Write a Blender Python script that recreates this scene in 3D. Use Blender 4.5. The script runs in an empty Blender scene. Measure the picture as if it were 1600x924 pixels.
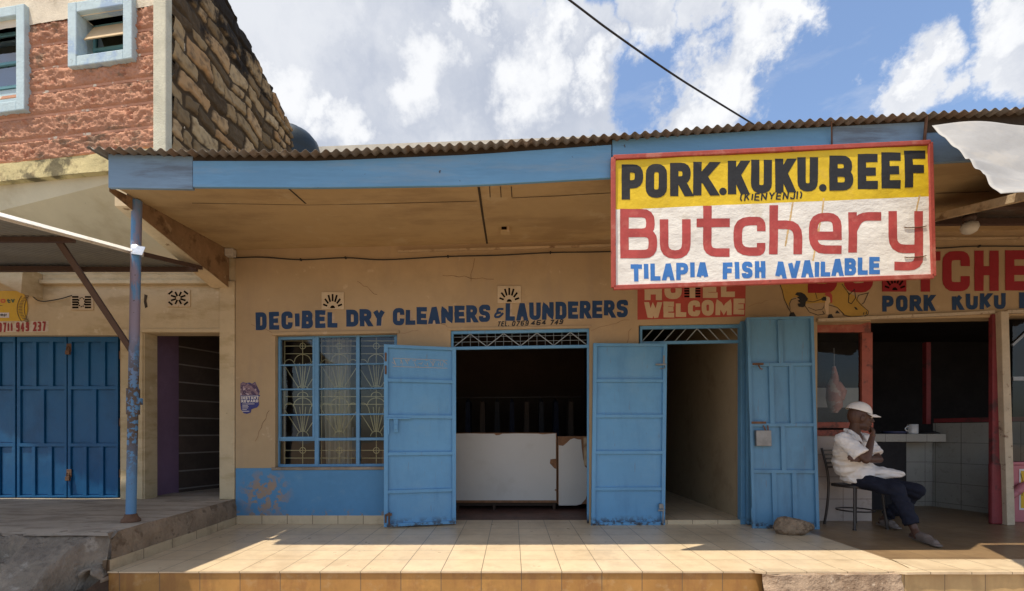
import bpy, bmesh, math, random
from mathutils import Vector, Matrix, noise
random.seed(7)
R = math.radians
sc = bpy.context.scene
col = sc.collection

# ------------------------------------------------------------------ camera
EYE = 1.13           # eye height above the tiled platform (platform top is z = 0)
FL = 711.0           # focal length in photo pixels
CX, HY = 800.0, 675.0
cam = bpy.data.cameras.new('Camera')
camo = bpy.data.objects.new('Camera', cam); col.objects.link(camo)
camo.location = (0, 0, EYE); camo.rotation_euler = (R(90), 0, 0)
cam.sensor_width = 36.0; cam.lens = FL / 1600 * 36.0
cam.shift_y = (HY - 462) / 1600
cam.clip_start = 0.05; cam.clip_end = 2000
sc.camera = camo

# ------------------------------------------------------------------ sun, sky, exposure
SUN_TO = Vector((-0.33, -0.215, 1.0)).normalized()
sun = bpy.data.lights.new('Sun', 'SUN'); sun.energy = 5.0; sun.angle = R(0.53); sun.color = (1.0, 0.90, 0.74)
suno = bpy.data.objects.new('Sun', sun); col.objects.link(suno)
suno.rotation_euler = SUN_TO.to_track_quat('Z', 'Y').to_euler()
sc.view_settings.view_transform = 'Standard'; sc.view_settings.look = 'None'
sc.view_settings.gamma = 1.0; sc.view_settings.exposure = 0.15
sc.render.engine = 'CYCLES'
sc.cycles.use_denoising = True
sc.cycles.max_bounces = 8; sc.cycles.diffuse_bounces = 6; sc.cycles.transparent_max_bounces = 12
sc.cycles.sample_clamp_indirect = 6.0

world = bpy.data.worlds.new('World'); sc.world = world; world.use_nodes = True
def build_sky():
    nt = world.node_tree; N = nt.nodes; Lk = nt.links
    for n in list(N): N.remove(n)
    out = N.new('ShaderNodeOutputWorld'); bg = N.new('ShaderNodeBackground')
    sky = N.new('ShaderNodeTexSky'); sky.sky_type = 'NISHITA'; sky.sun_disc = False
    sky.sun_elevation = math.asin(SUN_TO.z); sky.sun_rotation = math.atan2(SUN_TO.x, SUN_TO.y)
    sky.air_density = 1.0; sky.dust_density = 1.6; sky.ozone_density = 1.0
    tc = N.new('ShaderNodeTexCoord')
    def noi(scale, detail, rough=0.55, vec=None):
        n = N.new('ShaderNodeTexNoise'); n.inputs['Scale'].default_value = scale
        n.inputs['Detail'].default_value = detail; n.inputs['Roughness'].default_value = rough
        Lk.new(vec or tc.outputs['Generated'], n.inputs['Vector']); return n
    def math_(op, a, b=None, clamp=False):
        m = N.new('ShaderNodeMath'); m.operation = op; m.use_clamp = clamp
        for i, v in enumerate((a, b)):
            if v is None: continue
            if isinstance(v, (int, float)): m.inputs[i].default_value = v
            else: Lk.new(v, m.inputs[i])
        return m.outputs[0]
    def vmath(op, a, b):
        m = N.new('ShaderNodeVectorMath'); m.operation = op
        for i, v in enumerate((a, b)):
            if isinstance(v, (tuple, Vector)): m.inputs[i].default_value = v
            else: Lk.new(v, m.inputs[i])
        return m
    n1 = noi(5.5, 7, 0.62)
    d1 = vmath('SUBTRACT', n1.outputs['Color'], (0.5, 0.5, 0.5)).outputs[0]
    sc1 = N.new('ShaderNodeVectorMath'); sc1.operation = 'SCALE'; sc1.inputs['Scale'].default_value = 0.34
    Lk.new(d1, sc1.inputs[0])
    wd = vmath('ADD', tc.outputs['Generated'], sc1.outputs[0]).outputs[0]
    blobs = [(400, 60, 190), (560, 100, 200), (700, 70, 150), (760, 170, 150), (880, 130, 110), (870, 50, 70), (480, 190, 160),
             (935, 190, 70), (1010, 30, 60), (1120, 5, 70), (1185, 95, 52), (1130, 130, 66), (1075, 170, 70), (1040, 200, 60),
             (1395, 165, 62), (1460, 160, 34), (1580, 105, 62), (1640, 80, 110), (1530, 150, 44)]
    acc = None
    for px, py, r in blobs:
        v = Vector(((px - CX) / FL, 1.0, (HY - py) / FL)); L = v.length; c = v.normalized()
        dist = vmath('DISTANCE', wd, c).outputs['Value']
        val = math_('SUBTRACT', 1.0, math_('DIVIDE', dist, r / FL / L))
        val = math_('MULTIPLY', val, r / 120.0)
        acc = val if acc is None else math_('MAXIMUM', acc, val)
    # the unseen rest of the sky gets scattered clouds, added to supply light
    sep = N.new('ShaderNodeSeparateXYZ'); Lk.new(tc.outputs['Generated'], sep.inputs[0])
    gen = math_('MULTIPLY', math_('SUBTRACT', noi(2.4, 8, 0.6).outputs['Fac'], 0.5), 2.2)
    away = N.new('ShaderNodeMapRange'); Lk.new(sep.outputs['Y'], away.inputs['Value'])
    away.inputs['From Min'].default_value = 0.45; away.inputs['From Max'].default_value = 0.15
    away.clamp = True
    gen2 = math_('SUBTRACT', gen, math_('MULTIPLY', math_('SUBTRACT', 1.0, away.outputs[0]), 2.0))
    acc = math_('MAXIMUM', acc, gen2)
    mr = N.new('ShaderNodeMapRange'); mr.interpolation_type = 'SMOOTHSTEP'; Lk.new(acc, mr.inputs['Value'])
    mr.inputs['From Min'].default_value = -0.06; mr.inputs['From Max'].default_value = 0.20
    # thin veil of cirrus over the blue
    mp = N.new('ShaderNodeMapping'); mp.inputs['Scale'].default_value = (2.0, 2.0, 7.0); mp.inputs['Rotation'].default_value = (0, 0.5, 0.3)
    Lk.new(tc.outputs['Generated'], mp.inputs['Vector'])
    ver = N.new('ShaderNodeMapRange'); Lk.new(noi(2.2, 9, 0.65, mp.outputs[0]).outputs['Fac'], ver.inputs['Value'])
    ver.inputs['From Min'].default_value = 0.52; ver.inputs['From Max'].default_value = 0.85; ver.inputs['To Max'].default_value = 0.55
    mask = math_('MAXIMUM', mr.outputs[0], ver.outputs[0], True)
    # body of the clouds: smooth grey-lavender masses with crisp white billows on the sunny side
    n2 = noi(11.0, 8, 0.6)
    s2 = N.new('ShaderNodeVectorMath'); s2.operation = 'SCALE'; s2.inputs['Scale'].default_value = 0.10
    Lk.new(vmath('SUBTRACT', n2.outputs['Color'], (0.5, 0.5, 0.5)).outputs[0], s2.inputs[0])
    wd2 = vmath('ADD', wd, s2.outputs[0]).outputs[0]
    hl = None
    for px, py, r in [(755, 48, 40), (862, 62, 52), (650, 85, 70), (845, 125, 60), (1188, 85, 52), (1130, 135, 60), (405, 85, 75), (525, 175, 55), (1400, 150, 46), (1575, 95, 70), (1020, 110, 44), (1075, 185, 50), (930, 120, 40), (470, 120, 40)]:
        v = Vector(((px - CX) / FL, 1.0, (HY - py) / FL)); L = v.length; c = v.normalized()
        val = math_('SUBTRACT', 1.0, math_('DIVIDE', vmath('DISTANCE', wd2, c).outputs['Value'], r / FL / L))
        hl = val if hl is None else math_('MAXIMUM', hl, val)
    hr = N.new('ShaderNodeMapRange'); hr.interpolation_type = 'SMOOTHSTEP'; Lk.new(hl, hr.inputs['Value'])
    hr.inputs['From Min'].default_value = -0.30; hr.inputs['From Max'].default_value = 0.75
    sh = N.new('ShaderNodeMapRange'); sh.interpolation_type = 'SMOOTHSTEP'; Lk.new(noi(3.4, 5, 0.5, wd).outputs['Fac'], sh.inputs['Value'])
    sh.inputs['From Min'].default_value = 0.36; sh.inputs['From Max'].default_value = 0.68; sh.inputs['To Max'].default_value = 0.62
    edge = N.new('ShaderNodeMapRange'); Lk.new(acc, edge.inputs['Value'])
    edge.inputs['From Min'].default_value = 0.0; edge.inputs['From Max'].default_value = 0.6
    edge.inputs['To Min'].default_value = 0.28; edge.inputs['To Max'].default_value = 0.0
    tone = math_('ADD', math_('MAXIMUM', math_('MULTIPLY', hr.outputs[0], 0.95), sh.outputs[0]), edge.outputs[0], True)
    cc = N.new('ShaderNodeMix'); cc.data_type = 'RGBA'; Lk.new(tone, cc.inputs['Factor'])
    cc.inputs['A'].default_value = (4.75, 5.2, 6.2, 1); cc.inputs['B'].default_value = (8.9, 9.0, 9.2, 1)
    mx = N.new('ShaderNodeMix'); mx.data_type = 'RGBA'; Lk.new(mask, mx.inputs['Factor'])
    sk = N.new('ShaderNodeMix'); sk.data_type = 'RGBA'; sk.blend_type = 'MULTIPLY'; sk.inputs['Factor'].default_value = 1.0
    Lk.new(sky.outputs['Color'], sk.inputs['A']); sk.inputs['B'].default_value = (1.95, 2.02, 2.08, 1)
    Lk.new(sk.outputs['Result'], mx.inputs['A']); Lk.new(cc.outputs['Result'], mx.inputs['B'])
    Lk.new(mx.outputs['Result'], bg.inputs['Color']); bg.inputs['Strength'].default_value = 0.1
    Lk.new(bg.outputs[0], out.inputs['Surface'])
build_sky()

# ------------------------------------------------------------------ helpers
def U(px, py, Y):
    "the point of the vertical plane at depth Y that the photograph shows at (px, py)"
    return Vector(((px - CX) * Y / FL, Y, EYE + (HY - py) * Y / FL))
YW = 5.58            # front face of the shop wall
KS = 0.0072          # the old building leans: everything on its front rises a little to the right
def skewv(v):
    return Vector((v[0], v[1], v[2] + KS * v[2] * v[0])) if v[2] > 0 else Vector(v)
def HX(px, Y=YW): return (px - CX) * Y / FL
def HZ(py, px, Y=YW):
    z = EYE + (HY - py) * Y / FL
    return z / (1 + KS * HX(px, Y)) if z > 0 else z

class MB:
    def __init__(s): s.v = []; s.f = []; s.sm = []; s.marks = []
    def mark(s): s.marks.append((len(s.v), len(s.f)))      # what follows becomes a mesh of its own
    def add(s, vs, fs, smooth=False):
        b = len(s.v); s.v += [Vector(v) for v in vs]
        for f in fs: s.f.append([b + i for i in f]); s.sm.append(smooth)
    def box(s, x0, x1, y0, y1, z0, z1, xf=None):
        vs = [Vector((x, y, z)) for z in (z0, z1) for y in (y0, y1) for x in (x0, x1)]
        if xf: vs = [xf(v) for v in vs]
        s.add(vs, [(0, 2, 3, 1), (4, 5, 7, 6), (0, 1, 5, 4), (2, 6, 7, 3), (0, 4, 6, 2), (1, 3, 7, 5)])
    def quad(s, a, b, c, d): s.add([a, b, c, d], [(0, 1, 2, 3)])
    def poly(s, pts): s.add(pts, [tuple(range(len(pts)))])
    def prism(s, pts, ext):
        n = len(pts); ext = Vector(ext); p = [Vector(q) for q in pts]
        s.add(p + [q + ext for q in p], [tuple(range(n - 1, -1, -1)), tuple(range(n, 2 * n))] +
              [(i, (i + 1) % n, n + (i + 1) % n, n + i) for i in range(n)])
    def tube(s, pts, r, n=8, closed=False, cap=True):
        pts = [Vector(p) for p in pts]; m = len(pts)
        rr = r if isinstance(r, (list, tuple)) else [r] * m
        vs = []; up = None
        for i, p in enumerate(pts):
            if closed: t = (pts[(i + 1) % m] - pts[i - 1])
            else: t = pts[min(i + 1, m - 1)] - pts[max(i - 1, 0)]
            t.normalize()
            if up is None:
                a = Vector((0, 0, 1)) if abs(t.z) < 0.9 else Vector((1, 0, 0))
            else: a = up
            u = (a - t * a.dot(t)).normalized(); w = t.cross(u); up = u
            for k in range(n):
                an = 2 * math.pi * k / n
                vs.append(p + (u * math.cos(an) + w * math.sin(an)) * rr[i])
        fs = []
        for i in range(m if closed else m - 1):
            j = (i + 1) % m
            for k in range(n): fs.append((i * n + k, i * n + (k + 1) % n, j * n + (k + 1) % n, j * n + k))
        s.add(vs, fs, n > 5)
        if cap and not closed:
            s.add([vs[k] for k in range(n)][::-1], [tuple(range(n))]); s.add(vs[-n:], [tuple(range(n))])
    def bar(s, a, b, w, d, side=(0, 1, 0)):
        "rectangular bar from a to b, d thick along side, w across"
        a = Vector(a); b = Vector(b); t = (b - a).normalized(); sd = Vector(side); sd = (sd - t * sd.dot(t)).normalized(); w_ = t.cross(sd)
        q = [(-1, -1), (1, -1), (1, 1), (-1, 1)]
        vs = [p + w_ * (i * w / 2) + sd * (j * d / 2) for p in (a, b) for i, j in q]
        s.add(vs, [(3, 2, 1, 0), (4, 5, 6, 7)] + [(i, (i + 1) % 4, 4 + (i + 1) % 4, 4 + i) for i in range(4)])
    def lathe(s, c, prof, n=20):
        c = Vector(c); vs = []; m = len(prof)
        for r, z in prof:
            for k in range(n):
                a = 2 * math.pi * k / n; vs.append(c + Vector((r * math.cos(a), r * math.sin(a), z)))
        fs = [(i * n + k, i * n + (k + 1) % n, (i + 1) * n + (k + 1) % n, (i + 1) * n + k) for i in range(m - 1) for k in range(n)]
        s.add(vs, fs, True)
    def build(s, name, mat, parent=None, skew=False, bevel=0, solid=0, kind=None, label=None, weld=False, xf=None):
        if s.marks:
            ends = [m for m in s.marks if m[0] > 0] + [(len(s.v), len(s.f))]; v0 = f0 = 0; first = None
            for v1, f1 in ends:
                if v1 == v0: continue
                p = MB(); p.v = s.v[v0:v1]; p.f = [[i - v0 for i in f] for f in s.f[f0:f1]]; p.sm = s.sm[f0:f1]
                o = p.build(name, mat, parent, skew, bevel, solid, kind, label, weld, xf); first = first or o; v0, f0 = v1, f1
            return first
        me = bpy.data.meshes.new(name)
        vs = s.v
        if xf: vs = [xf(v) for v in vs]
        if skew: vs = [skewv(v) for v in vs]
        me.from_pydata([tuple(v) for v in vs], [], s.f)
        for p, q in zip(me.polygons, s.sm): p.use_smooth = q
        if weld:
            bm = bmesh.new(); bm.from_mesh(me); bmesh.ops.remove_doubles(bm, verts=bm.verts, dist=0.0005)
            bmesh.ops.recalc_face_normals(bm, faces=bm.faces); bm.to_mesh(me); bm.free()
        me.materials.append(mat); me.update()
        o = bpy.data.objects.new(name, me); col.objects.link(o)
        if parent is not None: attach(o, parent)
        if solid:
            m = o.modifiers.new('solid', 'SOLIDIFY'); m.thickness = solid; m.offset = 0
        if bevel:
            m = o.modifiers.new('bevel', 'BEVEL'); m.width = bevel; m.segments = 2; m.limit_method = 'ANGLE'; m.angle_limit = R(40)
        if kind: o['kind'] = kind
        if label: o['label'] = label
        return o
def attach(o, parent):
    o.parent = parent
    if parent.type == 'EMPTY': o.matrix_parent_inverse = Matrix.Translation(-parent.location)
def thing(name, label, cat, loc=(0, 0, 0), group=None):
    o = bpy.data.objects.new(name, None); col.objects.link(o); o.location = loc; o.empty_display_size = 0.1
    o['label'] = label; o['category'] = cat
    if group: o['group'] = group
    return o
def tag(o, label, cat, group=None):
    o['label'] = label; o['category'] = cat
    if group: o['group'] = group
    return o

# ------------------------------------------------------------------ materials
def pmat(name, c, rough=0.75, var=0.12, vscale=5.0, bump=0.15, bscale=60.0, stains=(), metal=0.0, spec=0.4, stretch=(1, 1, 1), translucent=0.0, bdist=0.01, sheen=False):
    m = bpy.data.materials.new(name); m.use_nodes = True
    nt = m.node_tree; N = nt.nodes; L = nt.links
    b = N['Principled BSDF']; b.inputs['Roughness'].default_value = rough; b.inputs['Metallic'].default_value = metal
    b.inputs['Specular IOR Level'].default_value = spec
    tc = N.new('ShaderNodeTexCoord')
    def noi(scale, st=(1, 1, 1), detail=6, rg=0.6, off=0.0):
        mp = N.new('ShaderNodeMapping'); mp.inputs['Scale'].default_value = st; mp.inputs['Location'].default_value = (off, off * 1.7, off * .6)
        L.new(tc.outputs['Object'], mp.inputs['Vector'])
        n = N.new('ShaderNodeTexNoise'); n.inputs['Scale'].default_value = scale; n.inputs['Detail'].default_value = detail; n.inputs['Roughness'].default_value = rg
        L.new(mp.outputs[0], n.inputs['Vector']); return n.outputs['Fac']
    def mix(f, a, bb):
        x = N.new('ShaderNodeMix'); x.data_type = 'RGBA'; L.new(f, x.inputs['Factor'])
        for i, v in (('A', a), ('B', bb)):
            if isinstance(v, tuple): x.inputs[i].default_value = (*v, 1)
            else: L.new(v, x.inputs[i])
        return x.outputs['Result']
    def ramp(f, lo, hi):
        x = N.new('ShaderNodeMapRange'); x.interpolation_type = 'SMOOTHSTEP'; L.new(f, x.inputs['Value'])
        x.inputs['From Min'].default_value = lo; x.inputs['From Max'].default_value = hi; return x.outputs[0]
    lo = tuple(max(0, k * (1 - var)) for k in c); hi = tuple(min(1, k * (1 + var)) for k in c)
    res = mix(ramp(noi(vscale, stretch), 0.3, 0.7), lo, hi)
    res = mix(ramp(noi(vscale * 7, stretch, off=3.1), 0.35, 0.75), res, mix(ramp(noi(vscale * .6), .3, .7), lo, hi)) if var > 0.05 else res
    for i, s in enumerate(stains):
        f = ramp(noi(s.get('scale', 3), s.get('st', (1, 1, 1)), s.get('detail', 8), s.get('rg', .65), off=5.0 + 2.3 * i), s['thr'] - s.get('soft', .03), s['thr'] + s.get('soft', .03))
        if 'at' in s:
            x, y, z, r = s['at']
            vm = N.new('ShaderNodeVectorMath'); vm.operation = 'DISTANCE'; L.new(tc.outputs['Object'], vm.inputs[0]); vm.inputs[1].default_value = (x, y, z)
            g = N.new('ShaderNodeMapRange'); L.new(vm.outputs['Value'], g.inputs['Value']); g.inputs['From Min'].default_value = r; g.inputs['From Max'].default_value = r * .4
            mm = N.new('ShaderNodeMath'); mm.operation = 'MULTIPLY'; L.new(f, mm.inputs[0]); L.new(g.outputs[0], mm.inputs[1]); f = mm.outputs[0]
        if 'below' in s:
            z0, z1 = s['below']
            sp = N.new('ShaderNodeSeparateXYZ'); L.new(tc.outputs['Object'], sp.inputs[0])
            g = N.new('ShaderNodeMapRange'); L.new(sp.outputs['Z'], g.inputs['Value']); g.inputs['From Min'].default_value = z1; g.inputs['From Max'].default_value = z0
            mm = N.new('ShaderNodeMath'); mm.operation = 'MULTIPLY'; L.new(f, mm.inputs[0]); L.new(g.outputs[0], mm.inputs[1]); f = mm.outputs[0]
        if 'amt' in s:
            mm = N.new('ShaderNodeMath'); mm.operation = 'MULTIPLY'; L.new(f, mm.inputs[0]); mm.inputs[1].default_value = s['amt']; f = mm.outputs[0]
        res = mix(f, res, s['c'])
    L.new(res, b.inputs['Base Color'])
    if bump:
        bp = N.new('ShaderNodeBump'); bp.inputs['Strength'].default_value = bump; bp.inputs['Distance'].default_value = bdist
        L.new(noi(bscale, stretch, 5, .6, 9.0), bp.inputs['Height']); L.new(bp.outputs[0], b.inputs['Normal'])
    rv = N.new('ShaderNodeMapRange'); L.new(noi(vscale * 3, off=7.7), rv.inputs['Value'])
    rv.inputs['To Min'].default_value = max(0.02, rough - .12); rv.inputs['To Max'].default_value = min(1, rough + .12)
    L.new(rv.outputs[0], b.inputs['Roughness'])
    if translucent:
        t = N.new('ShaderNodeBsdfTranslucent'); L.new(res, t.inputs['Color'])
        ms = N.new('ShaderNodeMixShader'); ms.inputs[0].default_value = translucent
        L.new(b.outputs[0], ms.inputs[1]); L.new(t.outputs[0], ms.inputs[2]); L.new(ms.outputs[0], N['Material Output'].inputs['Surface'])
    return m
def tilemat(name, c1, c2, grout, w, h, ox=0.0, oy=0.0, plane='XY', mortar=0.004, rough=0.25, var=0.1, stains=(), bump=.25, spec=.5):
    m = pmat(name, c1, rough, var, 3.0, 0.0, 60, stains, spec=spec)
    nt = m.node_tree; N = nt.nodes; L = nt.links; b = N['Principled BSDF']
    src = b.inputs['Base Color'].links[0].from_socket
    tc = N.new('ShaderNodeTexCoord'); sp = N.new('ShaderNodeSeparateXYZ'); cb = N.new('ShaderNodeCombineXYZ')
    L.new(tc.outputs['Object'], sp.inputs[0])
    L.new(sp.outputs[plane[0]], cb.inputs['X']); L.new(sp.outputs[plane[1]], cb.inputs['Y'])
    mp = N.new('ShaderNodeMapping'); mp.inputs['Location'].default_value = (-ox, -oy, 0); L.new(cb.outputs[0], mp.inputs['Vector'])
    br = N.new('ShaderNodeTexBrick'); br.offset = 0.0; br.squash = 1.0
    br.inputs['Scale'].default_value = 1.0; br.inputs['Brick Width'].default_value = w; br.inputs['Row Height'].default_value = h
    br.inputs['Mortar Size'].default_value = mortar; br.inputs['Mortar Smooth'].default_value = 0.1; br.inputs['Bias'].default_value = 0.0
    br.inputs['Color1'].default_value = (1, 1, 1, 1); br.inputs['Color2'].default_value = (*[min(1.6, a / max(bb, 1e-3)) for a, bb in zip(c2, c1)], 1)
    br.inputs['Mortar'].default_value = (1, 1, 1, 1)
    L.new(mp.outputs[0], br.inputs['Vector'])
    x = N.new('ShaderNodeMix'); x.data_type = 'RGBA'; x.blend_type = 'MULTIPLY'; x.inputs['Factor'].default_value = 1
    L.new(src, x.inputs['A']); L.new(br.outputs['Color'], x.inputs['B'])
    y = N.new('ShaderNodeMix'); y.data_type = 'RGBA'; L.new(br.outputs['Fac'], y.inputs['Factor']); L.new(x.outputs['Result'], y.inputs['A']); y.inputs['B'].default_value = (*grout, 1)
    L.new(y.outputs['Result'], b.inputs['Base Color'])
    bp = N.new('ShaderNodeBump'); bp.inputs['Strength'].default_value = bump; bp.inputs['Distance'].default_value = 0.003; bp.invert = True
    L.new(br.outputs['Fac'], bp.inputs['Height']); L.new(bp.outputs[0], b.inputs['Normal'])
    return m
def stonemat():
    m = bpy.data.materials.new('rubble_stone'); m.use_nodes = True
    nt = m.node_tree; N = nt.nodes; L = nt.links; b = N['Principled BSDF']; b.inputs['Roughness'].default_value = .9; b.inputs['Specular IOR Level'].default_value = .2
    tc = N.new('ShaderNodeTexCoord'); at = N.new('ShaderNodeAttribute'); at.attribute_name = 'stone'
    sp = N.new('ShaderNodeSeparateColor'); L.new(at.outputs['Color'], sp.inputs[0])
    cr = N.new('ShaderNodeValToRGB'); L.new(sp.outputs[0], cr.inputs[0])
    e = cr.color_ramp.elements; e[0].color = (.06, .04, .022, 1); e[1].color = (.50, .38, .22, 1)
    k = e.new(.35); k.color = (.27, .19, .10, 1); k = e.new(.65); k.color = (.42, .30, .16, 1); k = e.new(.8); k.color = (.44, .25, .11, 1)
    n1 = N.new('ShaderNodeTexNoise'); n1.inputs['Scale'].default_value = 14; n1.inputs['Detail'].default_value = 8; L.new(tc.outputs['Object'], n1.inputs['Vector'])
    n2 = N.new('ShaderNodeTexNoise'); n2.inputs['Scale'].default_value = 2.2; n2.inputs['Detail'].default_value = 9; n2.inputs['Roughness'].default_value = .7; L.new(tc.outputs['Object'], n2.inputs['Vector'])
    def mr(f, lo, hi, t0=0, t1=1):
        x = N.new('ShaderNodeMapRange'); L.new(f, x.inputs['Value']); x.inputs['From Min'].default_value = lo; x.inputs['From Max'].default_value = hi
        x.inputs['To Min'].default_value = t0; x.inputs['To Max'].default_value = t1; x.interpolation_type = 'SMOOTHSTEP'; return x.outputs[0]
    def mix(f, a, bb, bt='MIX'):
        x = N.new('ShaderNodeMix'); x.data_type = 'RGBA'; x.blend_type = bt
        if isinstance(f, float): x.inputs['Factor'].default_value = f
        else: L.new(f, x.inputs['Factor'])
        for i, v in (('A', a), ('B', bb)):
            if isinstance(v, tuple): x.inputs[i].default_value = (*v, 1)
            else: L.new(v, x.inputs[i])
        return x.outputs['Result']
    c = mix(mr(n1.outputs['Fac'], .42, .8), cr.outputs[0], (.14, .10, .06))
    c = mix(mr(sp.outputs[1], .15, .75), (.075, .052, .03), c)
    # black lichen growing down from the coping
    sx = N.new('ShaderNodeSeparateXYZ'); L.new(tc.outputs['Object'], sx.inputs[0])
    h = mr(sx.outputs['Z'], 4.9, 6.6, -.12, .32)
    ad = N.new('ShaderNodeMath'); L.new(n2.outputs['Fac'], ad.inputs[0]); L.new(h, ad.inputs[1])
    c = mix(mr(ad.outputs[0], .55, .68), c, (.028, .022, .016))
    L.new(c, b.inputs['Base Color'])
    bp = N.new('ShaderNodeBump'); bp.inputs['Strength'].default_value = .7; bp.inputs['Distance'].default_value = .02
    L.new(n1.outputs['Fac'], bp.inputs['Height']); L.new(bp.outputs[0], b.inputs['Normal'])
    return m
def glassmat(name, fac=.10, tint=(.9, .95, .95)):
    m = bpy.data.materials.new(name); m.use_nodes = True
    nt = m.node_tree; N = nt.nodes; L = nt.links; N.remove(N['Principled BSDF'])
    t = N.new('ShaderNodeBsdfTransparent'); t.inputs['Color'].default_value = (*tint, 1)
    g = N.new('ShaderNodeBsdfGlossy'); g.inputs['Roughness'].default_value = .03; g.inputs['Color'].default_value = (.7, .7, .7, 1)
    nz = N.new('ShaderNodeTexNoise'); nz.inputs['Scale'].default_value = 2.5
    bp = N.new('ShaderNodeBump'); bp.inputs['Strength'].default_value = .12; bp.inputs['Distance'].default_value = .02
    tc = N.new('ShaderNodeTexCoord'); L.new(tc.outputs['Object'], nz.inputs['Vector']); L.new(nz.outputs['Fac'], bp.inputs['Height']); L.new(bp.outputs[0], g.inputs['Normal'])
    f = N.new('ShaderNodeFresnel'); f.inputs['IOR'].default_value = 1.5
    ad = N.new('ShaderNodeMath'); ad.operation = 'ADD'; ad.use_clamp = True; L.new(f.outputs[0], ad.inputs[0]); ad.inputs[1].default_value = fac
    ms = N.new('ShaderNodeMixShader'); L.new(ad.outputs[0], ms.inputs[0]); L.new(t.outputs[0], ms.inputs[1]); L.new(g.outputs[0], ms.inputs[2])
    L.new(ms.outputs[0], N['Material Output'].inputs['Surface']); return m

GR = (.10, .08, .06)
M = {}
M['wall'] = pmat('tan_wall_paint', (.42, .31, .185), .85, .08, 1.6, .12, 45, [
    dict(c=(.36, .27, .18), scale=2.2, thr=.60, soft=.12, amt=.5, st=(2.5, 2.5, .5)), dict(c=(.58, .45, .31), scale=5, thr=.66, soft=.04, amt=.5),
    dict(c=(.22, .16, .10), scale=26, thr=.73, soft=.02, amt=.6)], spec=.2)
M['wall_old'] = pmat('cream_wall_paint', (.54, .44, .285), .88, .10, 2.0, .3, 40, [
    dict(c=(.38, .29, .16), scale=2.6, thr=.58, soft=.10, amt=.7, st=(.8, .8, 2.2)), dict(c=(.20, .13, .07), scale=9, thr=.70, soft=.03, amt=.8),
    dict(c=(.70, .62, .45), scale=6, thr=.66, soft=.05, amt=.5)], spec=.2)
M['soffit'] = pmat('soffit_board', (.46, .33, .175), .85, .07, 1.2, .08, 30, [
    dict(c=(.31, .21, .11), scale=1.6, thr=.56, soft=.10, amt=.7, st=(.5, 1.6, 1)), dict(c=(.52, .41, .26), scale=2.6, thr=.62, soft=.06, amt=.5), dict(c=(.14, .09, .05), scale=11, thr=.745, soft=.015, amt=.9, st=(1, 2, 1))], spec=.2)
M['soffit_old'] = pmat('cream_soffit', (.62, .54, .38), .88, .08, 1.6, .2, 30, [
    dict(c=(.30, .22, .13), scale=8, thr=.70, soft=.03, amt=.9), dict(c=(.45, .36, .22), scale=2, thr=.58, soft=.1, amt=.5)], spec=.2)
M['crack'] = pmat('dark_joint', (.05, .035, .022), .9, .3, 9, 0)
M['fascia'] = pmat('blue_fascia_paint', (.135, .31, .50), .6, .10, 2.5, .15, 18, [
    dict(c=(.25, .34, .42), scale=3, thr=.60, soft=.1, amt=.6, st=(.3, 1, 2)), dict(c=(.06, .05, .05), scale=13, thr=.69, soft=.02), dict(c=(.25, .11, .06), scale=5, thr=.765, soft=.015)], stretch=(.3, 1, 3))
M['fascia_grey'] = pmat('weathered_blue_board', (.19, .29, .40), .7, .14, 2.5, .2, 18, [
    dict(c=(.13, .17, .22), scale=3, thr=.56, soft=.08, st=(.3, 1, 2)), dict(c=(.05, .04, .04), scale=13, thr=.73, soft=.02)], stretch=(.3, 1, 3))
M['door'] = pmat('blue_door_paint', (.112, .30, .52), .5, .06, 1.6, .28, 4, [
    dict(c=(.17, .345, .52), scale=1.6, thr=.58, soft=.1, amt=.45), dict(c=(.15, .10, .08), scale=7, thr=.66, soft=.05, amt=.45, st=(5, 5, .5)), dict(c=(.085, .24, .44), scale=2.5, thr=.60, soft=.1, amt=.6, st=(2, 2, .5)), dict(c=(.10, .07, .06), scale=16, thr=.76, soft=.015), dict(c=(.05, .04, .035), scale=11, thr=.52, soft=.05, below=(.02, .12))], spec=.4, bdist=.03)
M['door_teal'] = pmat('faded_blue_door_paint', (.105, .25, .40), .5, .07, 1.6, .28, 4, [
    dict(c=(.15, .09, .06), scale=7, thr=.66, soft=.05, amt=.5, st=(5, 5, .5)), dict(c=(.08, .18, .29), scale=2.5, thr=.58, soft=.1, amt=.7, st=(2, 2, .5)), dict(c=(.10, .06, .05), scale=14, thr=.74, soft=.015), dict(c=(.05, .04, .035), scale=11, thr=.54, soft=.05, below=(.02, .10))], spec=.4, bdist=.03)
M['shutter'] = pmat('deep_blue_door_paint', (.008, .095, .24), .45, .07, 1.4, .30, 4, [
    dict(c=(.03, .13, .26), scale=1.8, thr=.60, soft=.1, amt=.4), dict(c=(.006, .065, .17), scale=2.5, thr=.58, soft=.1, amt=.6), dict(c=(.05, .05, .06), scale=12, thr=.76, soft=.015)], spec=.3, bdist=.03)
M['dado'] = pmat('blue_dado_paint', (.085, .235, .42), .7, .07, 2.2, .2, 30, [
    dict(c=(.14, .28, .42), scale=4, thr=.62, soft=.06, amt=.6), dict(c=(.30, .22, .16), scale=9, thr=.50, soft=.02, at=(-3.02, YW, .36, .36)),
    dict(c=(.28, .21, .15), scale=8, thr=.56, soft=.02, below=(.10, .2)), dict(c=(.26, .18, .12), scale=7, thr=.70, soft=.02)], spec=.3)
M['navy'] = pmat('navy_lettering_paint', (.018, .05, .125), .7, .15, 8, .06, 60, [dict(c=(.10, .10, .12), scale=18, thr=.70, soft=.03, amt=.6)], spec=.3)
M['wallred'] = pmat('red_wall_paint', (.42, .075, .06), .75, .10, 4, .08, 50, [dict(c=(.35, .16, .11), scale=12, thr=.66, soft=.05, amt=.6)], spec=.25)
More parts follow.
